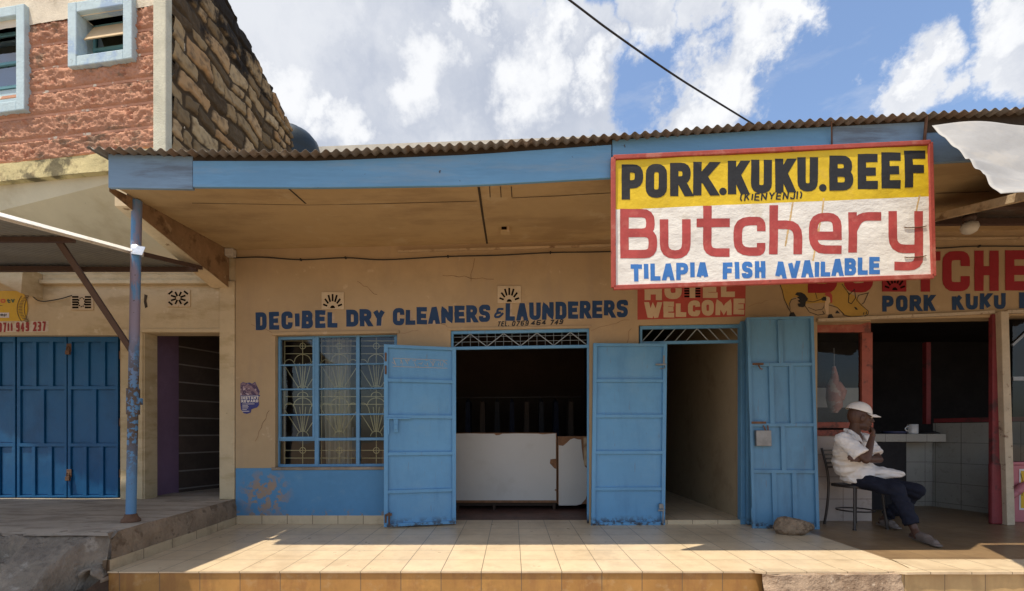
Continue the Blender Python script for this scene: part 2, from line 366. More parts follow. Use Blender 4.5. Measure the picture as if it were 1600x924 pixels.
M['darkred'] = pmat('deep_red_lettering', (.30, .022, .03), .7, .10, 5, .06, 50, spec=.25)
M['cream_paint'] = pmat('cream_lettering', (.58, .44, .29), .8, .08, 6, .05, 60, spec=.2)
M['vent'] = pmat('cream_vent_block', (.53, .42, .28), .85, .10, 8, .25, 50, [dict(c=(.30, .2, .12), scale=14, thr=.66, soft=.04)], spec=.2)
M['pale_brush'] = pmat('pale_wall_brushwork', (.47, .365, .26), .85, .08, 7, .1, 40, [dict(c=(.385, .285, .195), scale=7, thr=.52, soft=.08)], spec=.2)
M['black'] = pmat('black_paint', (.018, .018, .02), .6, .15, 9, .05, 50)
M['hole_shade'] = pmat('hole_shade_paint', (.012, .009, .007), 1, .1, 5, 0, spec=0)  # near-black that stands in for the shade inside holes
M['tile'] = tilemat('cream_floor_tile', (.665, .525, .345), (.62, .485, .315), (.17, .125, .08), .326, .326, -.249, 3.69, 'XY', .0032, .32, .09,
                    [dict(c=(.42, .30, .18), scale=2.2, thr=.60, soft=.12, amt=.45), dict(c=(.30, .20, .11), scale=22, thr=.735, soft=.02, amt=.7), dict(c=(.70, .60, .44), scale=5, thr=.62, soft=.1, amt=.25), dict(c=(.36, .27, .17), scale=7, thr=.57, soft=.10, amt=.22), dict(c=(.20, .14, .09), scale=60, thr=.70, soft=.02, amt=.5)])
M['tile_brown'] = tilemat('ochre_floor_tile', (.27, .175, .09), (.24, .155, .08), (.12, .08, .05), .40, .40, 3.34, 3.69, 'XY', .003, .36, .10,
                    [dict(c=(.16, .10, .055), scale=1.8, thr=.56, soft=.12, amt=.7), dict(c=(.10, .07, .05), scale=16, thr=.72, soft=.03, amt=.7)])
M['riser'] = tilemat('orange_riser_tile', (.46, .25, .075), (.39, .20, .06), (.20, .13, .07), .326, .5, -.249, 0.02, 'XZ', .004, .4, .16,
                    [dict(c=(.33, .16, .06), scale=3, thr=.55, soft=.1, amt=.7, st=(2, 2, .6)), dict(c=(.55, .38, .19), scale=7, thr=.60, soft=.06, amt=.45)])
M['riser_pale'] = tilemat('pale_riser_tile', (.52, .36, .17), (.46, .31, .14), (.22, .15, .08), .326, .5, 3.15, 0.02, 'XZ', .004, .45, .14,
                    [dict(c=(.40, .26, .12), scale=3, thr=.56, soft=.1, amt=.6, st=(2, 2, .6))])
M['skirt'] = tilemat('cream_skirting_tile', (.58, .46, .30), (.53, .42, .27), (.15, .10, .06), .31, .4, -3.37, -.2, 'XZ', .004, .35, .1,
                    [dict(c=(.36, .26, .16), scale=5, thr=.62, soft=.08, amt=.6)])
M['skirt_side'] = tilemat('cream_kerb_tile', (.54, .43, .28), (.50, .40, .26), (.15, .10, .06), .37, .4, 3.69, -.2, 'YZ', .004, .4, .1,
                    [dict(c=(.33, .24, .15), scale=5, thr=.58, soft=.1, amt=.7)])
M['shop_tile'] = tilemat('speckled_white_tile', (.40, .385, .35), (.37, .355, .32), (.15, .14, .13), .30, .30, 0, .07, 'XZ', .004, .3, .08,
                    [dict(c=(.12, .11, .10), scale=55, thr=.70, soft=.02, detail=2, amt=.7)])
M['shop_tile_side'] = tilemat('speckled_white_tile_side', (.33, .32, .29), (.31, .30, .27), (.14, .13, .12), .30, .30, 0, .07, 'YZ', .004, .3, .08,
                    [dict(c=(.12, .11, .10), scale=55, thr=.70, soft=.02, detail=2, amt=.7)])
M['pink_tile'] = tilemat('pinkish_white_tile', (.42, .35, .31), (.39, .32, .28), (.17, .13, .11), .40, .28, 3.79, .0, 'XZ', .004, .3, .08)
M['concrete'] = pmat('rough_concrete', (.27, .225, .175), .9, .26, 3, .9, 24, [
    dict(c=(.19, .16, .13), scale=2.2, thr=.54, soft=.1, amt=.8, st=(1, 2, 1)), dict(c=(.42, .38, .32), scale=6, thr=.62, soft=.05, amt=.6), dict(c=(.11, .09, .07), scale=15, thr=.68, soft=.03, amt=.7)], spec=.2, bdist=.02)
M['concrete_floor'] = pmat('worn_screed', (.45, .38, .30), .85, .13, 2.0, .35, 20, [
    dict(c=(.25, .20, .15), scale=3.5, thr=.53, soft=.08, amt=.7, st=(.6, 2.4, 1)), dict(c=(.14, .11, .08), scale=10, thr=.66, soft=.04, amt=.8, st=(.6, 2.4, 1)), dict(c=(.45, .39, .31), scale=7, thr=.64, soft=.05, amt=.5)], spec=.25)
M['soil'] = pmat('red_brown_dirt', (.36, .26, .17), .95, .22, 2.5, .8, 18, [dict(c=(.25, .17, .11), scale=1.5, thr=.52, soft=.1, amt=.7), dict(c=(.46, .37, .27), scale=14, thr=.62, soft=.05, amt=.6)], spec=.15, bdist=.03)
M['rubble'] = pmat('broken_mortar', (.37, .27, .19), .95, .2, 5, .9, 22, [dict(c=(.22, .15, .10), scale=4, thr=.52, soft=.08, amt=.8), dict(c=(.48, .39, .30), scale=16, thr=.62, soft=.05, amt=.7)], spec=.15, bdist=.03)
M['rock'] = pmat('brown_rock', (.25, .18, .12), .95, .3, 9, .9, 30, [dict(c=(.13, .09, .06), scale=14, thr=.56, soft=.06)], spec=.15, bdist=.02)
M['terra'] = pmat('terracotta_stone_paint', (.49, .25, .16), .9, .18, 4, .9, 42, [
    dict(c=(.40, .15, .085), scale=7, thr=.60, soft=.05, amt=.7), dict(c=(.52, .33, .20), scale=5, thr=.64, soft=.05, amt=.6), dict(c=(.17, .13, .09), scale=3.6, thr=.60, soft=.05, amt=.7, st=(1, 1, 2))], spec=.15, bdist=.015)
M['terra_joint'] = pmat('terracotta_mortar', (.56, .29, .19), .9, .14, 5, .3, 40, [dict(c=(.75, .66, .52), scale=7, thr=.59, soft=.02)], spec=.15)
M['plaster'] = pmat('pale_plaster', (.70, .62, .49), .9, .10, 5, .5, 60, [dict(c=(.42, .35, .24), scale=3, thr=.62, soft=.08, amt=.6), dict(c=(.2, .15, .1), scale=12, thr=.70, soft=.03, amt=.7)], spec=.15)
M['pillar'] = pmat('pale_green_plaster', (.60, .58, .46), .9, .10, 6, .6, 70, [dict(c=(.42, .42, .33), scale=4, thr=.60, soft=.08, amt=.6)], spec=.15)
M['plinth'] = pmat('stained_cream_band', (.60, .50, .26), .9, .12, 4, .5, 40, [dict(c=(.12, .10, .06), scale=3.4, thr=.53, soft=.06, amt=.9), dict(c=(.30, .22, .12), scale=9, thr=.6, soft=.05, amt=.7)], spec=.15)
M['palefr'] = pmat('pale_blue_window_surround', (.50, .62, .66), .85, .10, 5, .4, 50, [dict(c=(.30, .42, .62), scale=3, thr=.60, soft=.06, amt=.7), dict(c=(.30, .33, .31), scale=8, thr=.66, soft=.04, amt=.6)], spec=.2)
M['teal'] = pmat('teal_window_steel', (.13, .30, .34), .6, .12, 5, .1, 30)
M['winframe'] = pmat('blue_window_steel', (.115, .275, .46), .55, .10, 6, .1, 30, [dict(c=(.25, .25, .24), scale=14, thr=.70, soft=.03, amt=.8)])
M['curtain_board'] = pmat('tan_louvre', (.52, .38, .22), .8, .1, 4, .1, 30)
M['stone'] = stonemat()
M['zinc'] = pmat('aged_corrugated_iron', (.17, .157, .14), .6, .24, 2.5, .1, 30, [dict(c=(.16, .11, .075), scale=3, thr=.52, soft=.1, amt=.8, st=(2, .4, 1)), dict(c=(.40, .36, .31), scale=5, thr=.62, soft=.05, amt=.6)], metal=.25, spec=.4)
M['awning'] = pmat('grey_roof_sheet', (.30, .31, .30), .55, .12, 3, .05, 30, metal=.3)
M['silver'] = pmat('pale_sheet_edge', (.86, .84, .78), .45, .10, 6, .05, 30, [dict(c=(.5, .42, .3), scale=7, thr=.62, soft=.06, amt=.6)], metal=.2)
M['brownsteel'] = pmat('brown_steel', (.075, .045, .035), .6, .15, 6, .1, 40)
M['pole'] = pmat('peeling_blue_pole_paint', (.09, .22, .40), .6, .08, 5, .15, 40, [
    dict(c=(.24, .20, .25), scale=2.6, thr=.46, soft=.05, at=(-3.53, 4.2, 2.5, 1.0), st=(3, 3, .8)), dict(c=(.09, .065, .05), scale=22, thr=.47, soft=.03, at=(-3.53, 4.2, 1.35, .72)), dict(c=(.10, .07, .06), scale=30, thr=.66, soft=.03)], spec=.4)
M['rust'] = pmat('rusty_steel', (.14, .075, .045), .85, .3, 14, .4, 60)
M['foil'] = pmat('silver_tape', (.72, .74, .78), .35, .08, 8, .5, 16, metal=.5, bdist=.02)
M['black_steel'] = pmat('black_tube_steel', (.03, .022, .02), .35, .15, 6, .05, 40, spec=.5)
M['steel'] = pmat('dull_steel', (.25, .25, .25), .45, .2, 8, .1, 40, metal=.6)
M['cable'] = pmat('black_cable', (.02, .018, .018), .6, .1, 6, 0)
M['signwhite'] = pmat('white_banner_cloth', (.80, .77, .70), .6, .05, 4, .35, 7, [
    dict(c=(.62, .55, .42), scale=3, thr=.63, soft=.06, amt=.5, st=(1, 1, .6)), dict(c=(.70, .50, .24), scale=6, thr=.735, soft=.02, st=(3, 1, .6), amt=.7)], spec=.35, bdist=.03, stretch=(1, 1, 1.6))
M['signyellow'] = pmat('yellow_banner_paint', (.72, .50, .02), .6, .07, 4, .3, 8, [dict(c=(.60, .40, .05), scale=5, thr=.62, soft=.06, amt=.5)], spec=.35, bdist=.03)
M['signred'] = pmat('red_sign_paint', (.43, .068, .06), .6, .16, 9, .2, 14, [dict(c=(.52, .14, .11), scale=14, thr=.58, soft=.06, amt=.5)], spec=.35)
M['signframe'] = pmat('red_frame_paint', (.38, .075, .055), .65, .18, 6, .2, 30, [dict(c=(.50, .19, .14), scale=5, thr=.60, soft=.06, amt=.7), dict(c=(.16, .05, .04), scale=10, thr=.66, soft=.04)], spec=.3)
M['signblue'] = pmat('blue_sign_paint', (.05, .19, .52), .6, .08, 8, .2, 14, spec=.35)
M['signblack'] = pmat('black_sign_paint', (.022, .022, .023), .6, .1, 8, .25, 9, [dict(c=(.07, .06, .05), scale=9, thr=.66, soft=.05, amt=.7)], spec=.35, bdist=.02)
M['rustline'] = pmat('rust_run', (.62, .43, .20), .7, .2, 9, 0)
M['tarp'] = pmat('white_tarpaulin', (.41, .40, .385), .55, .07, 2.5, .25, 6, [dict(c=(.52, .48, .42), scale=2.5, thr=.60, soft=.08, amt=.6)], translucent=.18, bdist=.04)
M['timber'] = pmat('sunbleached_timber', (.50, .38, .24), .85, .18, 4, .3, 30, [dict(c=(.25, .16, .09), scale=5, thr=.60, soft=.06)], stretch=(.6, 3, 3))
M['beam'] = pmat('stained_concrete_beam', (.27, .17, .095), .9, .2, 4, .4, 30, [dict(c=(.12, .07, .04), scale=6, thr=.58, soft=.06, amt=.8), dict(c=(.42, .31, .19), scale=8, thr=.64, soft=.05, amt=.6)], spec=.15)
M['kerb'] = pmat('rough_kerb_mortar', (.27, .205, .145), .92, .22, 5, .8, 26, [dict(c=(.14, .10, .07), scale=7, thr=.57, soft=.05, amt=.8), dict(c=(.36, .29, .21), scale=12, thr=.63, soft=.04, amt=.6)], spec=.15, bdist=.02)
M['beam_under'] = pmat('cream_beam_paint', (.62, .50, .33), .88, .12, 4, .3, 30, [dict(c=(.20, .12, .06), scale=9, thr=.66, soft=.03, amt=.9)], spec=.15)
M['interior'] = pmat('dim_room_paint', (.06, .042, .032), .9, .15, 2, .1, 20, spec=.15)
M['interior_dark'] = pmat('room_shade_paint', (.035, .033, .035), .9, .2, 2, .1, 20, spec=.1)  # the gloom inside rooms is put into this near-black colour
M['corridor'] = pmat('corridor_cream_paint', (.38, .29, .18), .85, .08, 2, .1, 20, [dict(c=(.28, .20, .12), scale=3, thr=.60, soft=.08, amt=.6)], spec=.2)
M['cementred'] = pmat('red_oxide_cement', (.15, .075, .055), .5, .2, 3, .1, 30, [dict(c=(.08, .05, .04), scale=5, thr=.55, soft=.08, amt=.7)])
M['laminate'] = pmat('white_laminate', (.58, .56, .52), .42, .03, 1.2, 0.02, 20, [dict(c=(.48, .45, .40), scale=2, thr=.62, soft=.1, amt=.5)], spec=.45)
M['chipboard'] = pmat('bare_chipboard', (.24, .12, .06), .85, .25, 12, .3, 80)
M['purple'] = pmat('dull_purple_paint', (.19, .12, .20), .85, .1, 2, .1, 30)
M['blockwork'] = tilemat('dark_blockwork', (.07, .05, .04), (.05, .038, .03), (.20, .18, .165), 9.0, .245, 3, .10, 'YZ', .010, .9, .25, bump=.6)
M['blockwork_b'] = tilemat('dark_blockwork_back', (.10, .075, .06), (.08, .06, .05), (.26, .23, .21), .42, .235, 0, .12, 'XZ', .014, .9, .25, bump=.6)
M['posterblue'] = pmat('poster_blue', (.035, .04, .18), .6, .15, 20, .05, 40)
M['posterphoto'] = pmat('poster_picture', (.22, .14, .17), .6, .3, 26, .05, 40, [dict(c=(.07, .04, .09), scale=22, thr=.52, soft=.03), dict(c=(.52, .42, .46), scale=20, thr=.60, soft=.03)])
M['paperwhite'] = pmat('printed_white', (.62, .58, .56), .6, .05, 10, 0)
M['adyellow'] = pmat('yellow_advert_vinyl', (.60, .37, .015), .5, .06, 4, .05, 30)
M['orange'] = pmat('orange_ink', (.55, .12, .02), .5, .05, 5, 0)
M['green'] = pmat('dark_green_ink', (.05, .10, .04), .5, .05, 5, 0)
M['ochreline'] = pmat('brown_ink', (.13, .08, .02), .6, .1, 5, 0)
M['phone_red'] = pmat('red_number_paint', (.30, .035, .03), .7, .2, 12, .05, 40, [dict(c=(.5, .4, .26), scale=18, thr=.64, soft=.04)])
M['white_patch'] = pmat('whitewash_patch', (.60, .52, .42), .85, .1, 9, .05, 40, [dict(c=(.5, .4, .26), scale=12, thr=.58, soft=.05)])
M['pigyellow'] = pmat('ochre_mural_paint', (.44, .28, .07), .8, .08, 4, .05, 40, spec=.2)
M['redwood'] = pmat('red_timber_paint', (.33, .085, .055), .6, .16, 5, .15, 30, [dict(c=(.10, .04, .03), scale=7, thr=.60, soft=.06, amt=.8), dict(c=(.38, .17, .10), scale=5, thr=.62, soft=.05, amt=.6)])
M['redpaint'] = pmat('maroon_paint', (.20, .03, .035), .55, .15, 5, .1, 30, [dict(c=(.08, .03, .03), scale=5, thr=.60, soft=.06)])
M['pink'] = pmat('pink_cabinet_paint', (.46, .15, .17), .55, .1, 4, .1, 30, [dict(c=(.25, .08, .09), scale=6, thr=.62, soft=.06, amt=.7)])
M['postcream'] = pmat('cream_post_paint', (.50, .41, .29), .75, .12, 6, .2, 40, [dict(c=(.20, .12, .08), scale=10, thr=.63, soft=.05)])
M['meat'] = pmat('pink_meat', (.50, .24, .20), .5, .2, 9, .3, 30, [dict(c=(.62, .48, .42), scale=8, thr=.55, soft=.06)])
M['dullwhite'] = pmat('dull_white_board', (.36, .37, .37), .6, .06, 4, .05, 30)
M['cup'] = pmat('white_enamel', (.72, .72, .72), .25, .03, 4, 0, spec=.5)
M['darkblue'] = pmat('dark_blue_plastic', (.05, .06, .14), .5, .1, 4, 0)
M['curtain'] = pmat('beige_curtain_cloth', (.60, .54, .44), .9, .07, 5, .1, 80, translucent=.25)
M['grille'] = pmat('cream_grille_rod', (.52, .44, .24), .6, .1, 8, 0)
M['transom'] = pmat('grey_grille_rod', (.26, .30, .32), .6, .1, 8, 0)
M['tank'] = pmat('black_tank_plastic', (.02, .03, .035), .45, .1, 4, .05, 20)
M['parapet'] = pmat('bleached_ridge', (.62, .56, .46), .85, .15, 3, .3, 30)
M['skin'] = pmat('brown_skin', (.085, .04, .026), .5, .10, 12, .15, 90, spec=.4)
M['shirt'] = pmat('white_shirt_cloth', (.78, .74, .71), .85, .04, 6, .55, 11, stretch=(1, 1, 2.2), bdist=.03, spec=.2)
M['cap'] = pmat('white_cap_cloth', (.80, .76, .72), .85, .04, 8, .2, 40, spec=.2)
M['trousers'] = pmat('navy_trouser_cloth', (.014, .016, .028), .85, .15, 6, .5, 12, bdist=.03, spec=.2)
M['shoe'] = pmat('grey_brown_shoe', (.15, .12, .105), .6, .12, 9, .2, 40)
M['eye'] = pmat('eye_white', (.5, .45, .4), .3, .02, 5, 0)
M['glass'] = glassmat('window_glass', .02)
M['glass_dim'] = glassmat('dusty_shop_glass', .0, (.78, .80, .80))
M['glass_up'] = glassmat('upper_window_glass', .25, (.5, .55, .55))
M['bulb'] = pmat('milky_lamp_glass', (.55, .52, .46), .3, .04, 4, 0)
M['box_grey'] = pmat('grey_plastic_box', (.48, .45, .40), .6, .1, 6, .1, 40)
M['pipe'] = pmat('dark_mud', (.09, .065, .05), .95, .3, 6, .6, 30)

# ------------------------------------------------------------------ painted letters
r_ = 1
GL = {
 'A': (1, [[(0, 0), (.4, 1), (.6, 1), (1, 0)], [(.2, .28), (.8, .28)]]),
 'B': (1, [[(0, .52), (0, 1), (.92, 1, r_), (.92, .52, r_), 'c'], [(0, 0), (0, .52), (1, .52, r_), (1, 0, r_), 'c']]),
 'C': (1, [[(1, .66), (1, 1, r_), (0, 1, r_), (0, 0, r_), (1, 0, r_), (1, .34)]]),
 'D': (1, [[(0, 0), (0, 1), (1, 1, r_), (1, 0, r_), 'c']]),
 'E': (.9, [[(1, 1), (0, 1), (0, 0), (1, 0)], [(0, .5), (.85, .5)]]),
 'F': (.9, [[(1, 1), (0, 1), (0, 0)], [(0, .5), (.85, .5)]]),
 'G': (1, [[(1, .7), (1, 1, r_), (0, 1, r_), (0, 0, r_), (1, 0, r_), (1, .45), (.55, .45)]]),
 'H': (1, [[(0, 0), (0, 1)], [(1, 0), (1, 1)], [(0, .5), (1, .5)]]),
 'I': (0, [[(.5, 0), (.5, 1)]]),
 'J': (.8, [[(1, 1), (1, 0, r_), (0, 0, r_), (0, .25)]]),
 'K': (1, [[(0, 0), (0, 1)], [(.86, 1), (.10, .42)], [(.36, .60), (.90, 0)]]),
 'L': (.85, [[(0, 1), (0, 0), (1, 0)]]),
 'M': (1.35, [[(0, 0), (0, 1), (.5, .2), (1, 1), (1, 0)]]),
 'N': (1.05, [[(0, 0), (0, 1), (1, 0), (1, 1)]]),
 'O': (1, [[(0, 0, r_), (0, 1, r_), (1, 1, r_), (1, 0, r_), 'c']]),
 'P': (1, [[(0, 0), (0, 1), (1, 1, r_), (1, .42, r_), (0, .42)]]),
 'R': (1, [[(0, 0), (0, 1), (.95, 1, r_), (.95, .46, r_), (0, .46)], [(.5, .46), (1, 0)]]),
 'S': (1, [[(1, .74), (1, 1, r_), (0, 1, r_), (0, .54, r_), (1, .48, r_), (1, 0, r_), (0, 0, r_), (0, .26)]]),
 'T': (.95, [[(0, 1), (1, 1)], [(.5, 1), (.5, 0)]]),
 'U': (1, [[(0, 1), (0, 0, r_), (1, 0, r_), (1, 1)]]),
 'V': (1.05, [[(0, 1), (.42, 0), (.58, 0), (1, 1)]]),
 'W': (1.4, [[(0, 1), (.22, 0), (.3, 0), (.5, .75), (.7, 0), (.78, 0), (1, 1)]]),
 'X': (1, [[(0, 0), (1, 1)], [(0, 1), (1, 0)]]),
 'Y': (1, [[(0, 1), (.5, .45), (1, 1)], [(.5, .45), (.5, 0)]]),
 '0': (.9, [[(0, 0, r_), (0, 1, r_), (1, 1, r_), (1, 0, r_), 'c']]),
 '1': (.45, [[(.2, .8), (.7, 1), (.7, 0)]]),
 '2': (.9, [[(0, .72), (0, 1, r_), (1, 1, r_), (1, .55, r_), (0, 0), (1, 0)]]),
 '3': (.9, [[(0, 1), (1, 1, r_), (1, .52, r_), (.35, .52)], [(.5, .52), (1, .5, r_), (1, 0, r_), (0, 0)]]),
 '4': (.9, [[(.72, 0), (.72, 1), (0, .3), (1, .3)]]),
 '6': (.9, [[(0, 0, r_), (0, .56, r_), (1, .56, r_), (1, 0, r_), 'c'], [(0, .3), (0, 1, r_), (1, 1)]]),
 '7': (.85, [[(0, 1), (1, 1), (.35, 0)]]),
 '9': (.9, [[(0, .44, r_), (0, 1, r_), (1, 1, r_), (1, .44, r_), 'c'], [(1, .7), (1, 0, r_), (0, 0)]]),
 '&': (.9, [[(1, .5), (.6, 0, r_), (0, 0, r_), (0, .45, r_), (.55, .55)], [(.5, .55), (.15, .6, r_), (.15, 1, r_), (.75, 1)]]),
 '(': (.5, [[(1, 1.05), (.2, .75), (.2, .25), (1, -.05)]]), ')': (.5, [[(0, 1.05), (.8, .75), (.8, .25), (0, -.05)]]),
 '!': (0, [[(.5, .35), (.5, 1)], [(.5, 0), (.5, .05)]]),
 '.': (0, [[(.5, 0), (.5, .02)]]),
 'b': (1, [[(0, 0), (0, 1), (.92, 1, r_), (.92, .52, r_), (0, .52)], [(0, 0), (1, 0, r_), (1, .52, r_), (0, .52)]]),
 'u': (1, [[(0, 1), (0, 0, 2.0), (1, 0, 2.0), (1, 1)]]),
 't': (1, [[(.28, 1), (.28, 0, 1.2), (1, 0)], [(.02, .70), (1, .70)]]),
 'c': (1, [[(1, .66), (1, 1, 1.6), (0, 1, 1.6), (0, 0, 1.6), (1, 0, 1.6), (1, .28)]]),
 'h': (1, [[(0, 0), (0, 1)], [(0, .62), (1, .62, 1.6), (1, 0)]]),
 'e': (1, [[(0, .42), (1, .42), (1, 1, 1.6), (0, 1, 1.6), (0, 0, 1.6), (1, 0)]]),
 'r': (1, [[(0, 1), (0, 0)], [(0, .55), (.3, 1, 1.5), (1, 1)]]),
 'y': (1, [[(0, 1), (0, .34, 1.6), (1, .34)], [(1, 1), (1, 0, 1.3), (.22, 0)]]),
 'v': (1, [[(0, 1), (.5, 0), (1, 1)]]), 'o': (1, [[(0, 0, r_), (0, 1, r_), (1, 1, r_), (1, 0, r_), 'c']]),
 'm': (1.4, [[(0, 0), (0, 1), (1, 1, r_), (1, 0)], [(.5, 1), (.5, 0)]]),
 'p': (1, [[(0, -.5), (0, 1), (1, 1, r_), (1, 0, r_), (0, 0)]]),
}
def round_path(pts, closed, rad):
    out = []; n = len(pts)
    for i, p in enumerate(pts):
        c = Vector(p[:2])
        if len(p) < 3 or (not closed and i in (0, n - 1)): out.append(c); continue
        a = Vector(pts[i - 1][:2]); b = Vector(pts[(i + 1) % n][:2])
        da = (a - c); db = (b - c); r = min(rad * p[2], da.length * .49, db.length * .49)
        p0 = c + da.normalized() * r; p1 = c + db.normalized() * r
        for k in range(5):
            t = k / 4; out.append(p0 * (1 - t) ** 2 + c * 2 * t * (1 - t) + p1 * t * t)
    return out
def resample(pts, closed, step):
    out = []; n = len(pts)
    for i in range(n if closed else n - 1):
        a, b = pts[i], pts[(i + 1) % n]; k = max(1, int((b - a).length / step))
        out += [a.lerp(b, j / k) for j in range(k)]
    if not closed: out.append(pts[-1])
    return out
def stroke(pts, closed, s, square=True, wob=0.0, ylim=None):
    "left and right border of a brush stroke; ends on the top or bottom line are cut level"
    P = [Vector(p) for p in pts]
    cut = [None, None]
    if not closed and square:
        for e, (p, q) in enumerate(((P[0], P[1]), (P[-1], P[-2]))):
            d = (p - q).normalized()
            if ylim and abs(d.y) > .3 and (abs(p.y - ylim[0]) < s * .52 or abs(p.y - ylim[1]) < s * .52): cut[e] = ylim[0] if abs(p.y - ylim[0]) < abs(p.y - ylim[1]) else ylim[1]
            elif abs(d.x) > .95:
                if e == 0: P[0] = p + d * s / 2
                else: P[-1] = p + d * s / 2
    P = resample(P, closed, s * .55)
    n = len(P); Lf = []; Rt = []
    for i in range(n):
        if closed: a, b = P[i - 1], P[(i + 1) % n]
        else: a, b = P[max(i - 1, 0)], P[min(i + 1, n - 1)]
        d0 = (P[i] - a); d1 = (b - P[i])
        if d0.length < 1e-6: d0 = d1
        if d1.length < 1e-6: d1 = d0
        d0 = d0.normalized(); d1 = d1.normalized()
        t = d0 + d1
        t = t.normalized() if t.length > 1e-4 else d1
        nrm = Vector((-t.y, t.x)); n0 = Vector((-d0.y, d0.x)); k = max(.45, nrm.dot(n0))
        h = s / 2 / k * (1 + wob * random.uniform(-1, 1)); l = P[i] + nrm * h; r = P[i] - nrm * h
        e = 0 if i == 0 else (1 if i == n - 1 else None)
        if e is not None and not closed and cut[e] is not None and abs(t.y) > .2:
            l = l + t * ((cut[e] - l.y) / t.y); r = r + t * ((cut[e] - r.y) / t.y)
        if ylim:
            l.y = min(max(l.y, ylim[0]), ylim[1]); r.y = min(max(r.y, ylim[0]), ylim[1])
        Lf.append(l); Rt.append(r)
    return Lf, Rt
LAYER = [0]
def put_glyph(mb, ch, x0, y0, x1, y1, s, place, rad=.8, wob=0.03, slant=0.0, jit=0.0):
    "glyph in the box x0..x1, y0..y1 (y up); place(x, y, k) gives the point on the surface, k = stroke order"
    w = x1 - x0; h = y1 - y0
    if ch == '.':
        c = Vector(((x0 + x1) / 2, y0 + s * .55)); n = 12
        mb.poly([place(c.x + math.cos(2 * math.pi * k / n) * s * .55, c.y + math.sin(2 * math.pi * k / n) * s * .55, 0) for k in range(n)]); return
    for si, path in enumerate(GL[ch][1]):
        closed = path[-1] == 'c'; pp = [p for p in path if p != 'c']
        q = []
        for p in pp:
            yy = s / 2 + p[1] * (h - s); xx = s / 2 + p[0] * (w - s) if w > s * 1.01 else w / 2
            q.append((x0 + xx + slant * yy + random.uniform(-jit, jit), y0 + yy + random.uniform(-jit, jit)) + tuple(p[2:]))
        pts = round_path(q, closed, rad * s)
        Lf, Rt = stroke(pts, closed, s, True, wob, None if ch in 'p()' else (y0, y1))
        n = len(Lf)
        vs = []
        for i_, (a, b) in enumerate(zip(Lf, Rt)): vs += [place(a.x, a.y, si + .012 * i_), place((a.x + b.x) / 2, (a.y + b.y) / 2, si + .012 * i_), place(b.x, b.y, si + .012 * i_)]
        mb.add(vs, [(3 * i + q, 3 * i + q + 1, 3 * ((i + 1) % n) + q + 1, 3 * ((i + 1) % n) + q) for i in range(n if closed else n - 1) for q in (0, 1)])
def pxplace(Y, off=0.003):
    def f(x, y, k): 
        p = U(x, -y, Y); p.y -= off + .0006 * k; return p
    return f
def put_text(mb, text, xa, ya, xb, yb, h, s, place, gap=.22, space=.55, wob=.03, slant=0.0, jit=0.0, hb=None, rad=.8):
    "text between (xa, ya) and (xb, yb) on its baseline, in photo pixels, letters h high"
    mb.mark()
    ws = []
    for ch in text: ws.append(('sp', space) if ch == ' ' else (ch, GL[ch][0]))
    nI = sum(1 for c, w in ws if w == 0); tot = sum(w for c, w in ws) + gap * (len(ws) - 1)
    u = ((xb - xa) - nI * s) / tot; x = xa
    for c, w in ws:
        wd = s if w == 0 else w * u
        if c != 'sp':
            t = (x + wd / 2 - xa) / (xb - xa); y = ya + (yb - ya) * t; hh = h + ((hb or h) - h) * t
            put_glyph(mb, c, x, -y, x + wd, -y + hh, s, place, rad, wob, slant, jit)
        x += wd + gap * u
def rect_px(mb, x0, y0, x1, y1, Y, off=.003):
    mb.poly([U(x0, y1, Y) + Vector((0, -off, 0)), U(x1, y1, Y) + Vector((0, -off, 0)), U(x1, y0, Y) + Vector((0, -off, 0)), U(x0, y0, Y) + Vector((0, -off, 0))])
def poly_px(mb, pts, Y, off=.003): mb.poly([U(x, y, Y) + Vector((0, -off, 0)) for x, y in pts])
def line_px(mb, pts, s, Y, off=.004):
    Lf, Rt = stroke([Vector((x, -y)) for x, y in pts], False, s, False, .15); vs = []
    for a, b in zip(Lf, Rt): vs += [U(a.x, -a.y, Y) + Vector((0, -off, 0)), U(b.x, -b.y, Y) + Vector((0, -off, 0))]
    mb.add(vs, [(2 * i, 2 * i + 1, 2 * i + 3, 2 * i + 2) for i in range(len(Lf) - 1)])
def curve(pts, n=8):
    "smooth path through points (Catmull-Rom)"
    P = [Vector(p) for p in pts]; P = [P[0] * 2 - P[1]] + P + [P[-1] * 2 - P[-2]]; out = []
    for i in range(1, len(P) - 2):
        for k in range(n):
            t = k / n; a, b, c, d = P[i - 1:i + 3]
            out.append(.5 * ((2 * b) + (c - a) * t + (2 * a - 5 * b + 4 * c - d) * t * t + (-a + 3 * b - 3 * c + d) * t ** 3))
    out.append(P[-2]); return out
def lerp_tab(tab, x):
    if x <= tab[0][0]: return tab[0][1]
    for (a, u), (b, v) in zip(tab, tab[1:]):
        if x <= b: return u + (v - u) * (x - a) / (b - a)
    return tab[-1][1]

